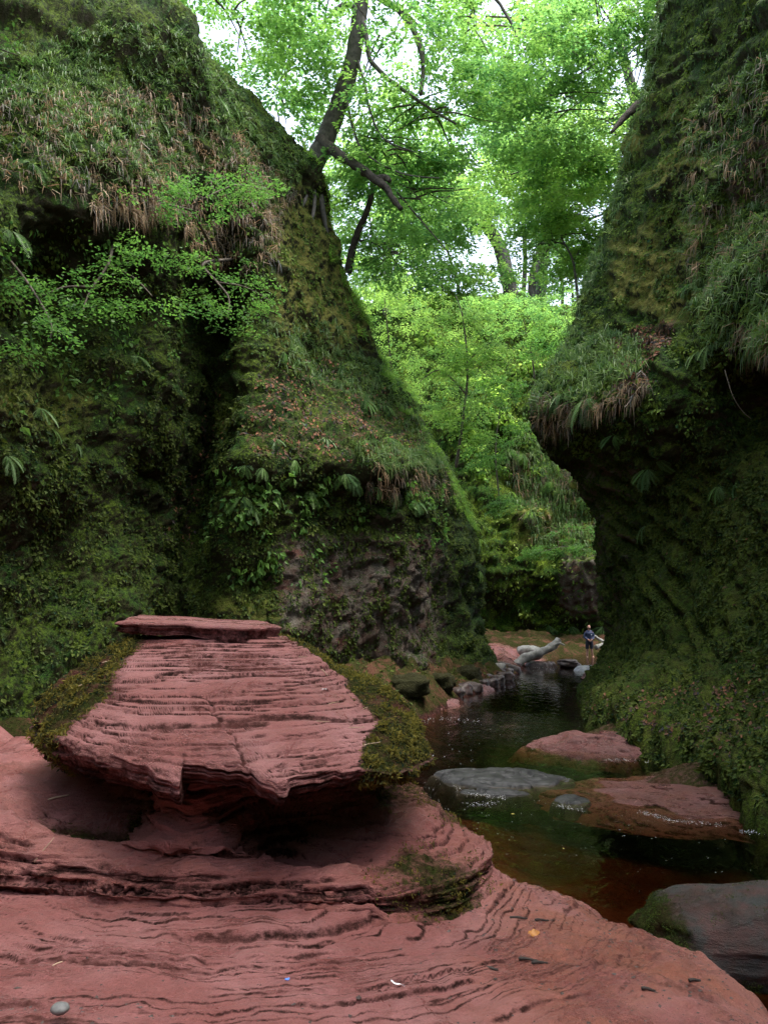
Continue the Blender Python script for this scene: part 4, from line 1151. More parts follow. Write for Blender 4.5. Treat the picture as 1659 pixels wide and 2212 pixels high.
crown_only('shading_beech', np.array([-15, 4, 17.0]), (np.array([(-15, 4, 16.0), (-14.5, 4, 19), (-13, 4, 23)]), 0.4, 0.25), [((-6, 5, 20), (6.5, 9, 2.2), 210)], 'unseen beech added on the left rim to shade the near reach', M_CANOPY, 92, 1.8, 55, 0.30, -0.1)
crown_only('shading_beech', np.array([16, 3, 17.0]), (np.array([(16, 3, 16.0), (15.5, 3, 19), (14, 3, 23)]), 0.4, 0.25), [((7, 4, 20), (6.0, 9, 2.2), 190)], 'unseen beech added on the right rim to shade the near reach', M_CANOPY, 93, 1.8, 55, 0.30, -0.1)

# saplings and shrubs in the bend
def shrub(name, base, stems, crowns, leaf, label, seed, R=0.6, K=45, L=0.11, cat='shrub', gap=-0.3, group=None):
    t = empty(name, base, label, cat, group)
    for sp_, r in stems:
        p = smooth_path(wpath(sp_), 6)
        m = MB(); m.tube(p, np.linspace(r, r * 0.3, len(p)), 6, 0.1, seed)
        local(link('stem', m.mesh('stem'), M_TWIG), t)
    lv = Leaves(seed)
    for a, b_, c, d, e, f, n in crowns: lv.ell(W(a, b_, c), (d, e, f), n, R, K, L, gap, 1.2, 0.1)
    local(link('leaves', lv.mesh('leaves'), leaf, kind='stuff'), t)
    return t
shrub('young_beech', W(985, 1000, 40), [([(985, 1010, 40.5), (1000, 900, 40.2), (1010, 800, 40), (1000, 690, 40), (985, 640, 40)], 0.09), ([(1005, 850, 40), (950, 800, 39.8), (900, 830, 39.6)], 0.05), ([(1010, 780, 40), (1060, 740, 39.8), (1090, 760, 39.6)], 0.04)],
      [(985, 700, 40, 1.9, 1.6, 1.1, 60), (1030, 770, 40, 1.8, 1.5, 1.0, 60), (950, 800, 40, 2.0, 1.6, 1.2, 60), (985, 890, 39.5, 1.8, 1.4, 0.9, 45), (1020, 940, 39.5, 1.3, 1.0, 0.6, 25)], M_BRIGHT, 'bright yellow-green young beech in the middle of the bend', 60)
shrub('young_beech', W(860, 860, 36), [([(850, 850, 36.5), (840, 740, 36.3), (830, 640, 36)], 0.07)],
      [(835, 660, 36, 1.3, 1.5, 1.6, 50), (850, 760, 36, 1.2, 1.4, 1.3, 45), (880, 850, 36.5, 0.9, 1.2, 0.9, 30), (900, 660, 40, 1.8, 1.5, 1.3, 40)], M_BRIGHT, 'bright sapling hugging the edge of the spur', 61)
shrub('leafy_shrub', W(1150, 860, 45), [([(1160, 900, 46), (1150, 780, 45), (1130, 690, 44)], 0.08)],
      [(1140, 690, 44, 2.6, 1.8, 1.4, 75), (1190, 740, 43, 2.0, 1.6, 1.3, 60), (1080, 660, 47, 2.4, 1.8, 0.9, 50), (1200, 660, 45, 1.6, 1.5, 0.8, 35)], M_CANOPY, 'dense green shrub under the far trunks beside the right cliff', 62, L=0.12)
shrub('leafy_shrub', W(1060, 1030, 46), [([(1080, 1090, 47), (1070, 980, 46.5), (1080, 880, 46.5)], 0.06)],
      [(1075, 850, 47, 1.9, 1.5, 1.3, 50), (1060, 980, 46, 1.6, 1.3, 1.2, 45), (1080, 1080, 46, 1.2, 1.2, 1.0, 30), (1120, 940, 47.5, 1.3, 1.2, 0.9, 30)], M_SHADEL, 'duller blue-green shrub behind the bright young beech', 63)
shrub('low_shrub', W(1230, 1200, 47), [([(1270, 1190, 48), (1220, 1180, 47), (1160, 1195, 46.5)], 0.03)],
      [(1240, 1150, 47.2, 1.4, 0.8, 0.6, 24), (1190, 1190, 47, 1.4, 0.8, 0.45, 24), (1260, 1185, 47, 0.9, 0.8, 0.4, 14), (1140, 1195, 47, 0.8, 0.6, 0.3, 8)], M_SHADEL, 'low leafy shrub spreading across the far cliff face', 64, L=0.12)
# thin bare sapling in front of the sky by the right cliff
tree('thin_sapling', W(1250, 660, 36), (wpath([(1252, 690, 36), (1245, 620, 36), (1236, 560, 36), (1212, 512, 36), (1195, 450, 36), (1180, 380, 36)]), 0.07, 0.03), [(wpath([(1238, 565, 36), (1256, 530, 36), (1270, 500, 36)]), 0.03, 0.012), (wpath([(1222, 530, 36), (1190, 520, 36), (1160, 530, 36)]), 0.03, 0.01)],
     [(W(1230, 480, 36), (1.6, 1.2, 1.1), 20)], M_CANOPY, M_BARK, 'thin dark sapling against the sky beside the right cliff', seed=70, R=0.6, K=40, L=0.1)

# shrubs growing out of the left cliff, leaves held in flat layers
def cliff_shrub(label, stems, spr, seed, R=0.55, K=42, L=0.085, mat=None):
    t = empty('cliff_shrub', W(*stems[0][0][0]), label, 'shrub', 'shrubs on the left cliff')
    for sp_, r in stems:
        p = smooth_path(wpath(sp_), 6)
        m = MB(); m.tube(p, np.linspace(r, r * 0.35, len(p)), 6, 0.1, seed)
        local(link('stem', m.mesh('stem'), M_TWIG), t)
    lv = Leaves(seed); C = []
    for a, b_, c, sx, sy, n in spr:
        for _ in range(n): C.append(W(a + sx * lv.rng.normal(), b_ + sy * lv.rng.normal(), c + 0.5 * lv.rng.normal()))
    C = np.array(C)
    lv.sprays(C, R, K, L, lv.rng.normal(size=len(C)) * 0.6 + np.where(lv.rng.random(len(C)) < .5, 0.2, 2.9), 0.35, 0.15)
    local(link('leaves', lv.mesh('leaves'), mat or M_SHADEL, kind='stuff'), t)
cliff_shrub('leafy shrub high on the left cliff under the dead-grass slope', [([(470, 560, 20.6), (440, 500, 18.8), (420, 455, 18.2), (440, 410, 18)], 0.05), ([(420, 455, 18.2), (350, 440, 17.8), (290, 430, 17.4)], 0.03), ([(440, 430, 18), (510, 400, 18.4), (570, 410, 18.8)], 0.03)],
            [(300, 420, 17.2, 40, 14, 9), (390, 400, 17.6, 40, 14, 11), (470, 400, 18.2, 40, 16, 12), (550, 405, 18.8, 30, 14, 10), (340, 460, 17.4, 50, 14, 8), (500, 440, 18.4, 40, 14, 8), (250, 460, 17, 30, 14, 6)], 80)
cliff_shrub('drooping shrub in the middle of the left cliff with grey stems', [([(300, 470, 18.4), (250, 522, 17), (234, 572, 16.4), (195, 630, 16), (180, 672, 15.8)], 0.045), ([(234, 572, 16.4), (290, 600, 16.2), (330, 640, 16)], 0.025), ([(200, 620, 16), (140, 620, 15.6), (90, 640, 15.2)], 0.025)],
            [(230, 590, 16, 40, 14, 10), (300, 540, 16.6, 40, 14, 9), (370, 550, 17, 40, 14, 9), (180, 660, 15.6, 40, 16, 9), (240, 660, 15.8, 30, 12, 6), (110, 620, 15.2, 40, 16, 8), (320, 650, 16, 30, 12, 5)], 81)
cliff_shrub('dark layered shrub beside the gully under the spur', [([(500, 560, 21.8), (440, 570, 19.6), (470, 610, 19), (495, 645, 18.8), (490, 690, 18.6)], 0.045), ([(470, 610, 19), (530, 620, 19), (585, 650, 19)], 0.025)],
            [(450, 580, 18.8, 40, 14, 9), (540, 610, 19, 35, 16, 10), (570, 660, 19.2, 25, 14, 7), (470, 670, 18.6, 40, 16, 8), (440, 640, 18.6, 30, 12, 5), (520, 700, 19, 25, 10, 4)], 82)
cliff_shrub('sparse shrub low on the left cliff at the picture edge', [([(20, 560, 14.6), (60, 610, 14), (108, 690, 13.8), (110, 730, 13.6)], 0.03)],
            [(40, 620, 13.8, 40, 14, 7), (90, 690, 13.6, 40, 14, 7), (40, 740, 13.4, 30, 14, 6), (20, 560, 14, 25, 14, 4), (130, 740, 13.6, 25, 10, 3)], 83)
cliff_shrub('bright leafy twig entering at the upper left edge', [([(-60, 60, 11), (-10, 100, 10.8), (40, 120, 10.6)], 0.02)], [(10, 90, 10.7, 20, 16, 4), (30, 150, 10.7, 18, 14, 3)], 84, 0.35, 16, 0.07, M_SHADEL)

# ================================================================== ground cover and small plants on the cliffs
class Surf:
    def __init__(s, G, N, px, py, dep):
        s.G, s.N, s.px, s.py, s.dep = G, N, px, py, dep
        V = unit(G - EYE)
        s.face = (N * V).sum(-1) < -0.02
        s.A = np.linalg.norm(np.cross(np.gradient(G, axis=1), np.gradient(G, axis=0)), axis=-1)
    def pick(s, x, y, tol=9):
        d = np.hypot(s.px - x, s.py - y) + np.where(s.face, 0, 1e4)
        c = d < max(tol, d.min() + 2)
        i = np.argmin(np.where(c, s.dep, 1e9))
        r = np.unravel_index(i, d.shape)
        return s.G[r], s.N[r]
    def pts(s, poly, n, extra=None, rng=RNG, facing=True):
        w = poly_mask(s.px, s.py, poly).astype(float) if poly is not None else np.ones(s.px.shape)
        if facing: w = w * s.face
        if extra is not None: w = w * extra
        return surf_points(s.G, s.N, w + 1e-15, n, rng)

# make sure normals look into the gorge
if (LN[..., 0] * (LG[..., 0] > -100)).mean() < 0: LN = -LN
if RN[..., 0].mean() > 0: RN = -RN
if FN[..., 1].mean() > 0: FN = -FN
SL, SR, SF = Surf(LG, LN, lpx, lpy, ldep), Surf(RG, RN, rpx, rpy, rdep), Surf(FG, FN, fpx, fpy, fdep)
FRAME = [(-60, -60), (1720, -60), (1720, 1800), (-60, 1800)]
DOWN = np.array([0, 0, -1.0])

def moss_stuff(name, S, poly, n, L, mat, label, extra=None, clump=0.35, thr=-0.1, lift=0.0, seed=0, cat='moss'):
    P, N = S.pts(poly, n, extra)
    c = fbm(P, clump, 4, 0.6, seed=seed)
    k = c > thr
    P, N, c = P[k], N[k], c[k]
    m = len(P)
    D = unit(DOWN * 0.7 + N * 0.5 + rvec(m) * 0.7)
    Ls = L * (0.5 + 0.9 * RNG.random(m)) * (0.8 + 0.5 * np.clip(c, 0, 1))
    me = leaf_mesh(name, P + N * (lift + 0.04 * np.clip(c, 0, 1))[:, None], D, unit(N + rvec(m) * 0.6), Ls, Ls * 0.62, 0.2, np.clip(0.45 + 0.5 * c + 0.28 * RNG.normal(size=m), 0, 1))
    return link(name, me, mat, None, label, cat, None, 'stuff')

def tufts(name, S, poly, n, per, L, wd, mat, label, extra=None, droop=0.8, spread=0.06, out=0.55, upw=0.5, cat='grass'):
    P, N = S.pts(poly, n, extra)
    k = np.repeat(np.arange(n), per)
    sz = (0.6 + 0.7 * RNG.random(n))[k]
    Pb = P[k] + rvec(len(k)) * spread * sz[:, None]
    D = unit(N[k] * out + np.array([0, 0, upw]) + rvec(len(k)) * 0.75)
    Ls = L * sz * (0.6 + 0.7 * RNG.random(len(k)))
    rr = np.clip(RNG.random(n)[k] * 0.6 + RNG.random(len(k)) * 0.4, 0, 1)
    me = blade_mesh(name, Pb, D, N[k], Ls, wd, droop * (0.5 + RNG.random(len(k))), rnd=rr)
    return link(name, me, mat, None, label, cat, None, 'stuff')

def litter(name, S, poly, n, L, label, extra=None, thr=-0.2):
    P, N = S.pts(poly, n, extra)
    c = fbm(P, 0.5, 3, seed=77); k = c > thr
    P, N = P[k], N[k]; m = len(P)
    T = unit(np.cross(N, rvec(m)))
    Ls = L * (0.6 + 0.8 * RNG.random(m))
    me = leaf_mesh(name, P + N * 0.015, unit(T + N * 0.25 * RNG.normal(size=(m, 1))), unit(N + 0.5 * rvec(m)), Ls, Ls * 0.6, 0.2)
    return link(name, me, M_LITTER, None, label, 'leaf litter', None, 'stuff')

# --- left cliff
LOWL = [(-40, 700), (440, 700), (560, 900), (1000, 1010), (1060, 1250), (1090, 1460), (800, 1520), (-40, 1640)]
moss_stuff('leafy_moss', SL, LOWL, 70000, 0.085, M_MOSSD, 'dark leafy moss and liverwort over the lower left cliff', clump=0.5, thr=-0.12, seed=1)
moss_stuff('cliff_moss', SL, [(-40, -40), (420, -40), (720, 350), (860, 820), (1000, 1010), (560, 900), (440, 700), (-40, 700)], 30000, 0.10, M_MOSSG, 'moss matting the upper left cliff', clump=0.6, thr=0.0, seed=2)
moss_stuff('ivy', SL, [(440, 1000), (960, 1040), (960, 1180), (760, 1170), (700, 1260), (480, 1280), (420, 1150)], 2600, 0.16, M_SHADEL, 'small ivy leaves trailing below the spur lip', clump=0.7, thr=0.15, lift=0.06, seed=3, cat='ivy')
moss_stuff('ivy', SL, [(-20, 480), (380, 520), (420, 700), (300, 900), (-20, 940)], 1500, 0.13, M_SHADEL, 'scattered small leaves on the dark left wall', clump=0.8, thr=0.2, lift=0.06, seed=4, cat='ivy')
SLOPE = [(-20, 120), (180, 60), (380, 60), (470, 140), (560, 250), (660, 330), (640, 400), (560, 450), (420, 430), (300, 400), (150, 400), (60, 340), (-20, 330)]
tufts('slope_grass', SL, SLOPE, 1300, 9, 0.30, 0.024, M_GRASS, 'green grass on the upper slope of the left cliff', droop=0.8)
tufts('dead_grass', SL, [(-20, 200), (400, 200), (560, 330), (640, 420), (560, 500), (420, 470), (180, 430), (-20, 400)], 750, 9, 0.34, 0.022, M_DEADG, 'straw-coloured dead grass hanging on the left cliff slope', droop=1.6, upw=0.0)
tufts('dead_grass', SL, [(180, 420), (330, 410), (360, 480), (200, 470)], 90, 8, 0.40, 0.02, M_DEADG, 'dead grass fringe hanging from the left cliff brow', droop=2.0, upw=-0.2)
tufts('dead_grass', SL, [(380, 480), (600, 450), (610, 560), (500, 590), (400, 540)], 120, 8, 0.42, 0.02, M_DEADG, 'dead grass fringe hanging over the dark hollow', droop=2.0, upw=-0.2)
tufts('ledge_grass', SL, [(560, 700), (720, 700), (860, 820), (960, 960), (900, 960), (760, 860), (600, 800)], 300, 10, 0.42, 0.024, M_GRASS, 'long grass tufts on the leaf-strewn spur ledge', droop=0.9)
tufts('ledge_grass', SL, [(760, 950), (1000, 985), (990, 1020), (780, 1010)], 120, 14, 0.5, 0.022, M_GRASS, 'grass tufts along the lip of the spur', droop=1.2)
tufts('dead_grass', SL, [(800, 1000), (980, 1000), (1010, 1080), (900, 1070), (790, 1060)], 110, 8, 0.45, 0.02, M_DEADG, 'dead grass hanging below the lip of the spur', droop=2.0, upw=-0.3)
nose = sstep(0.55, 0.05, np.abs((LN * unit(LG - EYE)).sum(-1)))
EDGE = [(640, 270), (760, 480), (840, 660), (930, 860), (1000, 960), (1060, 1100), (1062, 1190), (1020, 1190), (1010, 1150), (940, 1000), (820, 830), (720, 600), (660, 400)]
tufts('edge_grass', SL, EDGE, 520, 8, 0.42, 0.03, mat_leaf('grass painted backlit', (0.11, 0.19, 0.035), (0.32, 0.58, 0.09), 0.55), 'bright grass painted backlit fringing the edge of the spur', extra=nose * sstep(-0.1, 0.3, fbm(LG, 1.3, 3, seed=55)), droop=0.9)  # brighter leaf colour carries the backlight along the spur edge
EX_SPUR = sstep(-0.2, 0.2, LN[..., 2])
litter('leaf_litter', SL, LEDGE_POLY, 4200, 0.11, 'brown fallen leaves covering the spur ledge', EX_SPUR, -0.1)
litter('leaf_litter', SL, GULLY_POLY, 700, 0.11, 'brown fallen leaves caught in the gully of the left cliff')
# --- mossy talus between the spur and the water
fl_px, fl_py, fl_d = proj(FV)
FNv = grid_normals(FV); FNv = FNv * np.sign(FNv[..., 2:3])
SG_ = Surf(FV, FNv, fl_px, fl_py, fl_d)
tal = ((GY > 13) & (GY < 37)).astype(float) * sstep(0.15, 0.5, bank_dist(GX, GY))
moss_stuff('leafy_moss', SG_, [(-60, 1380), (1100, 1380), (1100, 1640), (-60, 1640)], 16000, 0.10, M_MOSSD, 'dark moss on the talus at the foot of the spur', tal, clump=0.4, thr=-0.2, seed=12)
for i, (a_, b_, r_) in enumerate([(890, 1474, .5), (960, 1464, .45), (1015, 1450, .5)]):
    p = SG_.pick(a_, b_, 14)[0]
    stone('talus_block', M_CLIFF, p, (r_, r_ * .8, r_ * .6), rot=i * 1.7, seed=140 + i, amp=0.35, nu=40, nv=24, label='%s mossy block from the left at the foot of the spur' % ['first', 'second', 'third'][i], cat='rock', group='mossy blocks under the spur')
# --- right cliff
LOWR = [(1240, 1000), (1700, 900), (1720, 1800), (1500, 1720), (1250, 1560), (1300, 1300)]
moss_stuff('leafy_moss', SR, LOWR, 70000, 0.085, M_MOSSD, 'thick brown-green leafy moss over the lower right cliff', clump=0.45, thr=-0.2, seed=5)
moss_stuff('cliff_moss', SR, [(1220, 760), (1300, 480), (1430, -40), (1720, -40), (1720, 900), (1240, 1000)], 30000, 0.10, M_MOSSG, 'moss matting the upper right cliff', clump=0.6, thr=0.0, seed=6)
tufts('ledge_grass', SR, [(1150, 800), (1225, 745), (1300, 720), (1390, 730), (1390, 800), (1280, 850), (1160, 900)], 260, 10, 0.52, 0.034, M_GRASS, 'lush long-bladed grass on the overhanging right ledge', droop=1.0)
tufts('ledge_grass', SR, [(1490, 620), (1560, 560), (1700, 520), (1700, 760), (1560, 760), (1490, 720)], 190, 10, 0.42, 0.026, M_GRASS, 'lush grass spilling over the brow at the right edge', droop=1.1)
tufts('dead_grass', SR, [(1140, 840), (1240, 850), (1300, 860), (1390, 800), (1400, 850), (1280, 900), (1180, 960)], 170, 8, 0.45, 0.022, M_DEADG, 'dead grass hanging under the right ledge', droop=2.0, upw=-0.3)
tufts('dead_grass', SR, [(1480, 260), (1560, 180), (1720, 100), (1720, 560), (1560, 640), (1480, 600)], 230, 8, 0.42, 0.02, M_DEADG, 'dead grass hanging in strands high on the right cliff', droop=2.0, upw=-0.3)
tufts('slope_grass', SR, [(1480, 260), (1560, 180), (1720, 60), (1720, 560), (1560, 640), (1480, 600)], 260, 9, 0.4, 0.02, M_GRASS, 'green tufts scattered high on the right cliff')
tufts('dead_grass', SR, [(1590, 700), (1720, 680), (1720, 790), (1600, 780)], 70, 8, 0.4, 0.02, M_DEADG, 'dead grass hanging over the dark hollow at the right edge', droop=2.0, upw=-0.4)
nose = sstep(0.55, 0.05, np.abs((RN * unit(RG - EYE)).sum(-1)))
tufts('edge_grass', SR, [(1200, 780), (1200, 700), (1290, 480), (1380, 120), (1450, -40), (1480, -40), (1420, 150), (1350, 420), (1290, 620), (1250, 760)], 420, 9, 0.5, 0.03, M_GRASS, 'grass fringing the edge of the right cliff', extra=nose, droop=1.4, upw=0.1)
litter('leaf_litter', SR, [(1320, 730), (1450, 690), (1450, 740), (1400, 780), (1390, 850), (1330, 860), (1350, 780)], 1800, 0.11, 'red-brown leaves heaped on the overhanging right ledge', None, -0.5)
litter('leaf_litter', SR, [(1270, 1520), (1500, 1480), (1720, 1300), (1720, 1680), (1560, 1660), (1420, 1610), (1290, 1570)], 1500, 0.085, 'pale fallen leaves on the mossy foot of the right cliff', sstep(0.0, 0.4, RN[..., 2]) + 0.05, 0.0)
litter('leaf_litter', SR, LOWR, 350, 0.085, 'single leaves caught on the mossy right wall')
# --- far cliff
M_FERNF = mat_leaf('small far plants', (0.10, 0.16, 0.035), (0.2, 0.34, 0.06), 0.4, 0.6)
moss_stuff('leafy_moss', SF, FRAME, 18000, 0.22, M_FERNF, 'moss and small plants on the far cliff', clump=1.2, thr=-0.1, seed=7)
moss_stuff('undergrowth', SF, [(900, 640), (1300, 640), (1300, 1000), (1050, 1050), (900, 900)], 20000, 0.28, M_BRIGHT, 'leafy undergrowth on the steep slope of the far cliff', clump=1.5, thr=-0.25, lift=0.15, seed=8, cat='undergrowth')
tufts('slope_grass', SF, [(1090, 940), (1300, 940), (1300, 1200), (1150, 1180), (1090, 1050)], 420, 10, 0.9, 0.05, M_GRASS, 'drooping grass on the lit part of the far cliff', droop=1.3)
tufts('dead_grass', SF, [(1090, 980), (1300, 980), (1300, 1200), (1150, 1180)], 160, 10, 0.8, 0.045, M_DEADG, 'dead grass strands on the far cliff', droop=2.0, upw=-0.2)

# ================================================================== ferns
def frond_mesh(seed, pairs=22):
    rng = np.random.default_rng(seed)
    V, F = [], []
    t = np.linspace(0, 1, 9)
    rz = lambda x: 0.34 * x - 0.75 * x * x
    for a, b in zip(t[:-1], t[1:]):                                    # midrib
        k = len(V); w = 0.008
        V += [(a, -w, rz(a)), (a, w, rz(a)), (b, w, rz(b)), (b, -w, rz(b))]; F.append((k, k + 1, k + 2, k + 3))
    for i in range(pairs):
        x = 0.12 + 0.86 * i / pairs
        ln = 0.26 * math.sin(math.pi * (0.16 + 0.80 * (1 - (x - 0.12) / 0.88)) ** 0.9) * (0.9 + 0.2 * rng.random())
        ln = max(ln, 0.03)
        for s_ in (-1, 1):
            k = len(V); z = rz(x); w = 0.021
            dx = 0.35 * ln
            V += [(x, 0, z), (x + dx * .5 + w, s_ * ln * .5, z - .04 * ln), (x + dx, s_ * ln, z - .22 * ln), (x + dx * .5 - w, s_ * ln * .5, z - .06 * ln)]
            F.append((k, k + 1, k + 2, k + 3) if s_ > 0 else (k + 3, k + 2, k + 1, k))
    me = bpy.data.meshes.new('frond')
    me.from_pydata(V, [], F)
    at = me.attributes.new('rnd', 'FLOAT', 'POINT'); at.data.foreach_set('value', np.full(len(V), rng.random(), np.float32))
    me.update()
    return me
FRONDS = [frond_mesh(i) for i in range(5)]
M_FERNB = mat_leaf('fern painted sunlit', (0.10, 0.19, 0.04), (0.24, 0.45, 0.07), 0.45)  # lighter copy of the fern green, sunlight put into its colour
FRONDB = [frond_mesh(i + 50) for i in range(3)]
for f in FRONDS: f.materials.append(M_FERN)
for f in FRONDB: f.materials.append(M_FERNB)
frng = random.Random(5)

def fern(S, x, y, size, label, group, n=6, bright=False):
    P, N = S.pick(x, y)
    Nv = Vector(N)
    o = empty('fern', P - 0.02 * N, label, 'fern', group)
    z = (Nv * 0.75 + Vector((0, 0, 0.65))).normalized()
    side = Vector((0, 0, 1)).cross(Nv)
    side = side.normalized() if side.length > 1e-3 else Vector((1, 0, 0))
    fw = (side.cross(z)).normalized()
    if fw.dot(Nv) < 0: fw = -fw
    n = max(3, n + frng.randint(-2, 1))
    for k in range(n):
        a = (k + 0.5) / n * 2 - 1
        a = a * 1.15 + frng.uniform(-.3, .3)
        d = (fw * math.cos(a) + side * math.sin(a)).normalized()
        pitch = frng.uniform(-0.55, 0.25)
        d = (d * math.cos(pitch) + z * math.sin(pitch)).normalized()
        yv = z.cross(d).normalized(); zv = d.cross(yv)
        sc = size * frng.uniform(0.5, 1.15)
        m = Matrix((d * sc, yv * sc * 0.95, zv * sc)).transposed().to_4x4()
        f = bpy.data.objects.new('frond', frng.choice(FRONDB if bright else FRONDS))
        COL.objects.link(f); f.parent = o
        f.matrix_local = m
ORD = ['first', 'second', 'third', 'fourth', 'fifth', 'sixth', 'seventh', 'eighth', 'ninth', 'tenth', 'eleventh', 'twelfth', 'thirteenth', 'fourteenth']
def fern_row(S, pts, size, what, group, n=6, bright=False):
    for i, p in enumerate(sorted(pts)):
        sz = size * (p[2] if len(p) > 2 else 1)
        fern(S, p[0], p[1], sz, '%s fern from the left %s' % (ORD[i], what), group, n, bright)
fern_row(SL, [(522, 1068, 1.1), (548, 1085), (604, 1062, 1.1), (632, 1040, .8), (668, 1062, 1.2), (700, 1070, .8), (748, 1028), (772, 1050, 0.9), (820, 1060, 1.1), (862, 1068, 1.2), (905, 1085), (940, 1090, 1.1)], 0.46, 'in the row hanging below the spur lip', 'ferns below the spur lip')
fern_row(SL, [(530, 1010, .8), (575, 1010, .8), (640, 985), (596, 940, .8)], 0.5, 'above the row on the left of the spur lip', 'ferns at the spur lip')
fern_row(SL, [(622, 760), (660, 905), (690, 795), (712, 945, .9), (752, 815), (790, 860), (835, 870), (845, 940)], 0.6, 'among the dead leaves of the spur ledge', 'ferns on the spur ledge')
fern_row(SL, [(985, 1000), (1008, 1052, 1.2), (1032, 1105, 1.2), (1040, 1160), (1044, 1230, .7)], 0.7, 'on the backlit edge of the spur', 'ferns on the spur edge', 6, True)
fern_row(SL, [(22, 985), (62, 705, 1.1), (95, 880), (112, 915, .9), (175, 960, .7), (300, 765, .9)], 0.45, 'on the dark lower left wall', 'ferns on the lower left wall')
fern_row(SL, [(28, 505), (75, 350), (118, 232, 1.2), (165, 275, 1.1), (228, 300), (300, 318, 1.1), (352, 262), (372, 352, 1.1), (418, 318), (478, 212, 1.2), (512, 232, 1.2), (545, 262), (590, 235, 1.2)], 0.5, 'on the grassy slope of the left cliff', 'ferns on the left slope')
fern_row(SR, [(1212, 842), (1258, 858, 1.5), (1235, 845, 1.1)], 0.6, 'hanging off the right ledge', 'ferns on the right ledge')
fern_row(SR, [(1318, 945), (1390, 1010, 1.1), (1418, 1000), (1384, 1130), (1545, 1050), (1580, 1040, 1.1)], 0.5, 'on the mossy wall under the right ledge', 'ferns on the right wall')
fern_row(SR, [(1500, 755), (1528, 742, 1.1), (1478, 615), (1600, 205, .9), (1640, 120), (1455, 230, .7)], 0.45, 'high on the right cliff', 'ferns high on the right cliff')
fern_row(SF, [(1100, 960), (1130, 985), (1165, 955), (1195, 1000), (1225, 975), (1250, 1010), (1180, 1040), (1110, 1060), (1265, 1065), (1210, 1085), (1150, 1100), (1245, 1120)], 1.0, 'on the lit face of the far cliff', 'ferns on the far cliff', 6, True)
fern_row(SF, [(1075, 1360), (1130, 1365), (1190, 1352), (1230, 1360), (1300, 1362), (1310, 1375)], 0.8, 'along the foot of the far cliff', 'ferns at the foot of the far cliff')

# ================================================================== logs and branches at the far end
wood('fallen_log', [('log', wpath([(1112, 1440, 36.6), (1125, 1428, 36.8), (1145, 1417, 37), (1168, 1409, 37.2), (1186, 1400, 37.4), (1199, 1391, 37.5), (1206, 1382, 37.6)]), 0.22, 0.16),
                    ('snapped_fork', wpath([(1196, 1396, 37.4), (1208, 1390, 37.2), (1219, 1394, 37.1)]), 0.08, 0.03)],
     M_PALEW, 'bleached fallen log with an upturned snapped end at the pool head', 'log')
wood('driftwood', [('branch', wpath([(1284, 1374, 45), (1296, 1382, 45), (1310, 1387, 45), (1335, 1385, 45)]), 0.09, 0.06)], M_PALEW, 'pale branch sticking out behind the standing person', 'branch')
wood('driftwood', [('branch', wpath([(1286, 1398, 44.6), (1302, 1394, 44.8), (1320, 1396, 45), (1340, 1392, 45)]), 0.14, 0.1)], M_PALEW, 'short thick driftwood log lying behind the person', 'log')
wood('dead_stump', [('stub', wpath([(1395, 215, 28.6), (1372, 232, 28.2), (1350, 252, 28.0), (1332, 272, 27.8), (1320, 286, 27.7)]), 0.2, 0.05)], M_DEADW, 'dark broken stub jutting from the edge of the right cliff', 'dead branch')
wood('hanging_root', [('root', wpath([(1565, 800, 16.2), (1580, 850, 15.9), (1600, 885, 15.8), (1622, 905, 15.7)]), 0.009, 0.004)], M_TWIG, 'thin pale root dangling in front of the dark hollow', 'root')

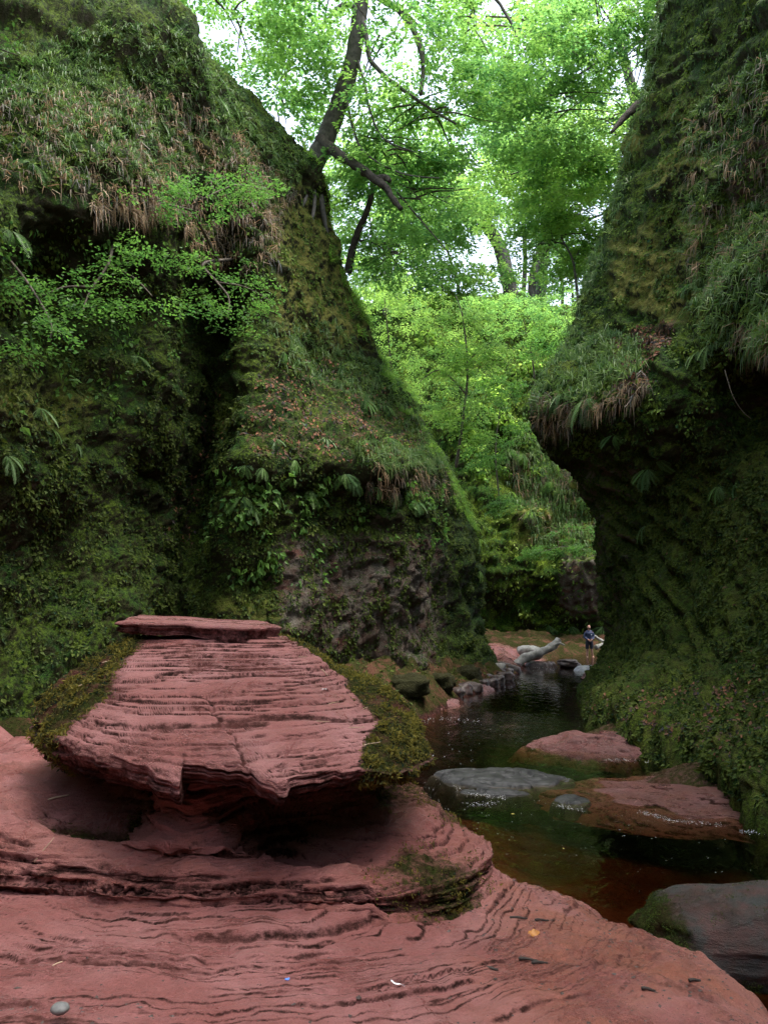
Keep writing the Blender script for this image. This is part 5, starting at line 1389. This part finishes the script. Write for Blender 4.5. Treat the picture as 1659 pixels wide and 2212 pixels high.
# ================================================================== the person
def person():
    H = WZ(1273, 1414, 0.0)
    base = np.array([H[0], 43.7, -0.06])
    base[0] = W(1273, 1414, 43.7)[0]
    o = empty('person', base, 'person in a navy jacket and dark shorts standing barefoot in the shallows, hands together', 'person')
    skin = mat_simple('skin', (0.42, 0.22, 0.16), (0.5, 0.28, 0.21), 6, 0.5, 0.0, 0.001)
    navy = mat_simple('navy jacket', (0.012, 0.022, 0.06), (0.02, 0.035, 0.09), 8, 0.7, 0.2, 0.01)
    dark = mat_simple('dark shorts', (0.01, 0.014, 0.025), (0.018, 0.022, 0.035), 8, 0.8, 0.2, 0.01)
    beard = mat_simple('beard', (0.015, 0.011, 0.008), (0.03, 0.022, 0.016), 20, 0.9, 0.2, 0.005)
    pale = mat_simple('pale badge', (0.5, 0.52, 0.56), (0.6, 0.62, 0.66), 8, 0.6, 0.0, 0.001)
    def mk(name, tubes, mat, balls=(), vox=0.012):
        m = MB()
        for p, r in tubes:
            p = smooth_path(np.array(p, float), 5); r = np.interp(np.linspace(0, 1, len(p)), np.linspace(0, 1, len(r)), r)
            m.tube(p, r, 12)
        for c, r in balls:
            V, F, cap = blob(c, r, seed=1, amp=0.0, nu=24, nv=16, sq=1.0); m.add(V, list(F) + list(cap))
        ob = link(name, m.mesh(name), mat)
        ob.parent = o
        md = ob.modifiers.new('skin', 'REMESH'); md.mode = 'VOXEL'; md.voxel_size = vox; md.use_smooth_shade = True
        return ob
    tubes = [([(0, 0.0, 0.86), (0, 0, 1.1), (0, 0, 1.38), (0, -0.01, 1.48), (0, -0.02, 1.58)], [.13, .13, .15, .07, .055])]
    balls = [((0, -0.03, 1.67), (0.078, 0.098, 0.115)), ((0, -0.128, 1.655), (0.014, 0.022, 0.022)), ((-.08, -.02, 1.66), (.012, .022, .032)), ((.08, -.02, 1.66), (.012, .022, .032))]
    for s in (-1, 1):
        tubes.append(([(s * .1, 0, .88), (s * .115, -.02, .48), (s * .12 + (0.05 if s > 0 else 0), .03, .1)], [.09, .062, .045]))
        fx = s * .12 + (0.05 if s > 0 else 0)
        tubes.append(([(fx, .05, .06), (fx + s * .02, -.06, .045), (fx + s * .03, -.17, .03)], [.045, .045, .03]))
        tubes.append(([(s * .17, 0, 1.41), (s * .23, -.01, 1.15), (s * .11, -.19, 1.0)], [.055, .045, .032]))
        tubes.append(([(s * .12, -.19, 1.02), (s * .06, -.22, .98)], [.034, .036]))
        for q in range(4):
            tubes.append(([(s * .07, -.215 - .008 * q, 1.0 - .022 * q), (s * .02, -.235, .985 - .022 * q), (s * -.015, -.225, .97 - .022 * q)], [.011, .010, .008]))
        tubes.append(([(s * .09, -.21, 1.02), (s * .05, -.235, 1.03), (s * .02, -.24, 1.02)], [.012, .011, .009]))
    body = mk('body', tubes, skin, balls)
    jt = [([(0, 0, .88), (0, 0, 1.1), (0, 0, 1.35), (0, 0, 1.44)], [.165, .165, .185, .10]), ([(-.15, 0, 1.40), (0, 0, 1.43), (.15, 0, 1.40)], [.085, .10, .085]), ([(0, 0, 1.44), (0, -.01, 1.51)], [.085, .075])]
    for s in (-1, 1): jt.append(([(s * .16, 0, 1.40), (s * .235, -.01, 1.15), (s * .12, -.18, 1.0)], [.085, .075, .055]))
    jack = mk('jacket', jt, navy)
    st = [([(0, 0, .98), (0, 0, .84)], [.165, .17])]
    for s in (-1, 1): st.append(([(s * .09, 0, .9), (s * .115, -.01, .68), (s * .12, -.01, .5)], [.115, .105, .095]))
    mk('shorts', st, dark)
    mk('beard', [], beard, [((0, -.075, 1.60), (.062, .055, .055))], 0.008).parent = body
    mk('badge', [([(.085, -.175, 1.30), (.085, -.178, 1.24)], [.028, .028])], pale, (), 0.01).parent = jack
person()

# ================================================================== small things on the rock
def on_floor(px, py):
    z = 1.3
    for _ in range(12):
        p = WZ(px, py, z); z = float(floor_z(np.array([p[0]]), np.array([p[1]]))[0])
    return WZ(px, py, z)
gpx, gpy, _d = proj(CAPG[:NRAD])
def on_cap(px, py):
    i = np.argmin(np.hypot(gpx - px, gpy - py)); return CAPG[:NRAD].reshape(-1, 3)[i]
ppx, ppy, pdp = proj(PG)
def on_ped(px, py):
    d = np.hypot(ppx - px, ppy - py); c = d < d.min() + 4
    return PG.reshape(-1, 3)[np.argmin(np.where(c, pdp, 1e9))]

def scrap(name, p, size, mat, label, cat, seed, asp=0.6, rot=0.0):
    """crumpled sheet"""
    n = 7
    u, v = np.meshgrid(np.linspace(-1, 1, n), np.linspace(-asp, asp, n))
    V = np.stack([u, v, 0 * u], -1).reshape(-1, 3) * size
    V[:, 2] += size * (0.35 + 0.35 * fbm(V / size + seed, 0.7, 3, seed=seed))
    V[:, :2] *= (1 + 0.25 * fbm(V / size + 3 + seed, 0.8, 2, seed=seed + 1))[:, None]
    V = V @ rotz(rot).T + np.asarray(p)
    return link(name, mesh_np(name, V, grid_faces(n, n), {'rnd': np.full(len(V), 0.5)}, False), mat, None, label, cat)
M_WHITE = mat_simple('white tissue', (0.75, 0.76, 0.8), (0.82, 0.83, 0.86), 20, 0.8, 0.1, 0.002)
M_PINK = mat_simple('pink scrap', (0.75, 0.15, 0.35), (0.8, 0.22, 0.42), 20, 0.6, 0.1, 0.002)
M_BLUE = mat_simple('blue scrap', (0.08, 0.2, 0.6), (0.12, 0.26, 0.7), 20, 0.6, 0.1, 0.002)
M_OLEAF = mat_leaf('orange dead leaf', (0.45, 0.2, 0.06), (0.3, 0.12, 0.03), 0.15)
M_YLEAF = mat_leaf('yellow dead leaf', (0.5, 0.42, 0.12), (0.3, 0.25, 0.06), 0.15)
M_STICK = mat_simple('pale stick', (0.36, 0.25, 0.17), (0.5, 0.37, 0.26), 30, 0.8, 0.1, 0.003)
M_BARKC = mat_simple('dark bark chip', (0.02, 0.016, 0.014), (0.05, 0.04, 0.035), 30, 0.9, 0.3, 0.005)
scrap('tissue', on_cap(697, 1490), 0.022, M_WHITE, 'small crumpled white tissue on the mossy right edge of the pulpit', 'litter', 1, 0.8)
scrap('plastic_scrap', on_floor(745, 1937), 0.016, M_PINK, 'small pink scrap near the mossy foot of the pulpit', 'litter', 2)
scrap('plastic_scrap', on_floor(620, 2117), 0.011, M_BLUE, 'tiny blue scrap on the red rock in front', 'litter', 3)
scrap('paper_strip', on_floor(860, 2130), 0.034, M_WHITE, 'thin white strip lying on the red rock in front', 'litter', 4, 0.12, -0.35)
for i, (x, y, sz, m_, lb, f) in enumerate([(437, 2015, .018, M_OLEAF, 'small curled orange leaf in the middle of the bedded rock', on_floor), (1150, 2022, .04, M_OLEAF, 'large orange and brown leaf on the right of the ledge', on_floor), (1108, 1760, .03, M_YLEAF, 'yellow leaf on the water by the grey slab', None),
                                        (1062, 1857, .02, M_YLEAF, 'yellow leaf near the bank on the sloping red rock', on_floor), (1010, 1855, .018, M_OLEAF, 'little orange leaf beside the mossy foot', on_floor), (1217, 1834, .02, M_YLEAF, 'pale yellow leaf floating in the dark pool', None), (1545, 2075, .02, M_OLEAF, 'brown leaf at the foot of the boulder', on_floor)]):
    p = f(x, y) if f else WZ(x, y, 0.006)
    scrap('fallen_leaf', p, sz, m_, lb, 'leaf', 20 + i, 0.6, i)
def stick(p, d, ln, r, mat, label, name='stick'):
    d = unit(np.asarray(d, float)); q = np.array([p + d * ln * (t - .5) + np.array([0, 0, r * 0.8 + 0.004 * math.sin(t * 5)]) for t in np.linspace(0, 1, 6)])
    m = MB(); m.tube(q, np.linspace(r, r * 0.6, 6), 6, 0.2, 2); link(name, m.mesh(name), mat, None, label, 'stick')
stick(on_ped(120, 1722), (1, 0.9, 0.15), 0.17, 0.008, M_STICK, 'pale split stick lying on the left shoulder of the pulpit')
stick(on_ped(100, 1830), (0.4, 0.3, 0.6), 0.16, 0.004, M_STICK, 'thin straw on the mossy left foot of the pulpit')
stick(on_floor(135, 2080), (0.7, 0.8, 0), 0.09, 0.003, M_STICK, 'short straw on the bedded rock at left')
stick(on_cap(700, 1452), (0.4, -.8, -.2), 0.14, 0.004, M_STICK, 'thin straw on the right shoulder of the cap')
for i, (x, y, ln) in enumerate([(1120, 1985, .10), (1170, 1990, .08), (1140, 2075, .09), (1165, 2082, .08), (1060, 2095, .07), (1500, 2120, .06), (1400, 2140, .06), (985, 1880, .07)]):
    stick(on_floor(x, y), (1, 0.3 * math.sin(i * 3), 0), ln, 0.008, M_BARKC, '%s dark bark chip from the left on the red ledge' % ORD[[1, 4, 2, 5, 3, 7, 6, 0][i] if False else sorted(range(8), key=lambda q: [1120, 1170, 1140, 1165, 1060, 1500, 1400, 985][q]).index(i)], 'bark_chip')

for i, (x_, y_, dx_, dy_) in enumerate([(650, 1420, .8, .3), (720, 1520, .5, .7), (760, 1575, 1, .1), (790, 1530, .3, .9), (690, 1560, .9, -.2), (800, 1610, .7, .5), (185, 1480, .6, .6), (240, 1430, .7, .5)]):
    stick(on_cap(x_, y_), (dx_, dy_, 0.1), 0.09 + 0.03 * (i % 3), 0.003, M_STICK, 'dry straw number %s from the left across the mossy shoulder of the cap' % ['three', 'five', 'six', 'seven', 'four', 'eight', 'one', 'two'][i], 'straw')
# grit and crumbs on the ledge, foam flecks on the pool
n = 6000
x = RNG.uniform(-2.3, 2.2, n); y = RNG.uniform(2.9, 7.5, n)
k = (bank_dist(x, y) > 0.08) & ((x > 0.5) | (y < 3.5) | (RNG.random(n) < 0.2)) & (np.hypot(x - PC[0], y - PC[1]) > 1.5)
x, y = x[k], y[k]; P = np.stack([x, y, floor_z(x, y)], 1)
sz = 0.003 + 0.008 * RNG.random(len(x)) ** 3
Q = []
oct_ = np.array([(1, 0, 0), (0, 1, 0), (-1, 0, 0), (0, -1, 0), (0, 0, .8), (0, 0, -.6)], float)
ga = RNG.random(len(x)) * 6.28; gc, gs_ = np.cos(ga)[:, None], np.sin(ga)[:, None]
sh_ = oct_[None] * (0.4 + 1.2 * RNG.random((len(x), 6, 1)))
sh_ = np.stack([(sh_[..., 0] * 1.5) * gc - sh_[..., 1] * gs_, (sh_[..., 0] * 1.5) * gs_ + sh_[..., 1] * gc, sh_[..., 2] * 0.5], -1)
V = (P[:, None] + sz[:, None, None] * sh_).reshape(-1, 3)
T = np.array([(0, 1, 4), (1, 2, 4), (2, 3, 4), (3, 0, 4), (1, 0, 5), (2, 1, 5), (3, 2, 5), (0, 3, 5)])
link('grit', mesh_np('grit', V, (np.arange(len(x))[:, None, None] * 6 + T[None]).reshape(-1, 3), None, False), M_DSTONE, None, 'grit and bark crumbs scattered on the ledge', 'grit', None, 'stuff')
ff = []
for cx_, cy_, sx, sy, q in ((1100, 1800, 120, 60, 40), (1000, 1730, 90, 40, 36), (1500, 1860, 130, 50, 30), (1100, 1600, 150, 30, 30), (1300, 1790, 100, 40, 20), (950, 1700, 80, 30, 24)):
    for _ in range(q):
        p = WZ(cx_ + sx * RNG.normal(), cy_ + sy * RNG.normal(), 0.008)
        if bank_dist(np.array([p[0]]), np.array([p[1]]))[0] < -0.1: ff.append(p)
for pts, q in (([(985, 1700), (1030, 1716), (1090, 1722)], 90), ([(1010, 1738), (1075, 1735)], 60), ([(1375, 1752), (1450, 1772), (1560, 1782)], 150), ([(1600, 1795), (1660, 1800)], 60), ([(1128, 1442), (1205, 1441)], 60), ([(1200, 1738), (1262, 1752)], 50),
               ([(880, 1560), (960, 1552), (1040, 1560)], 60), ([(860, 1640), (940, 1630)], 50), ([(1300, 1640), (1400, 1646)], 40)):
    pts = np.array(pts, float); tq = RNG.random(q) * (len(pts) - 1)
    for a_ in tq:
        k_ = min(int(a_), len(pts) - 2); xy = pts[k_] + (pts[k_ + 1] - pts[k_]) * (a_ - k_)
        ff.append(WZ(xy[0] + 4 * RNG.normal(), xy[1] + 2.5 * RNG.normal(), 0.012))
ff = np.array(ff); m = len(ff)
a = RNG.random(m) * 6.28
me = leaf_mesh('foam', ff, np.stack([np.cos(a), np.sin(a), 0 * a], 1), np.tile([0, 0, 1.0], (m, 1)), (0.010 + 0.016 * RNG.random(m) ** 2) * np.clip(ff[:, 1] / 11, 0.8, 3), (0.007 + 0.007 * RNG.random(m)) * np.clip(ff[:, 1] / 11, 0.8, 3))
link('foam', me, M_WHITE, None, 'tiny white foam flecks drifting on the dark pool', 'foam', None, 'stuff')
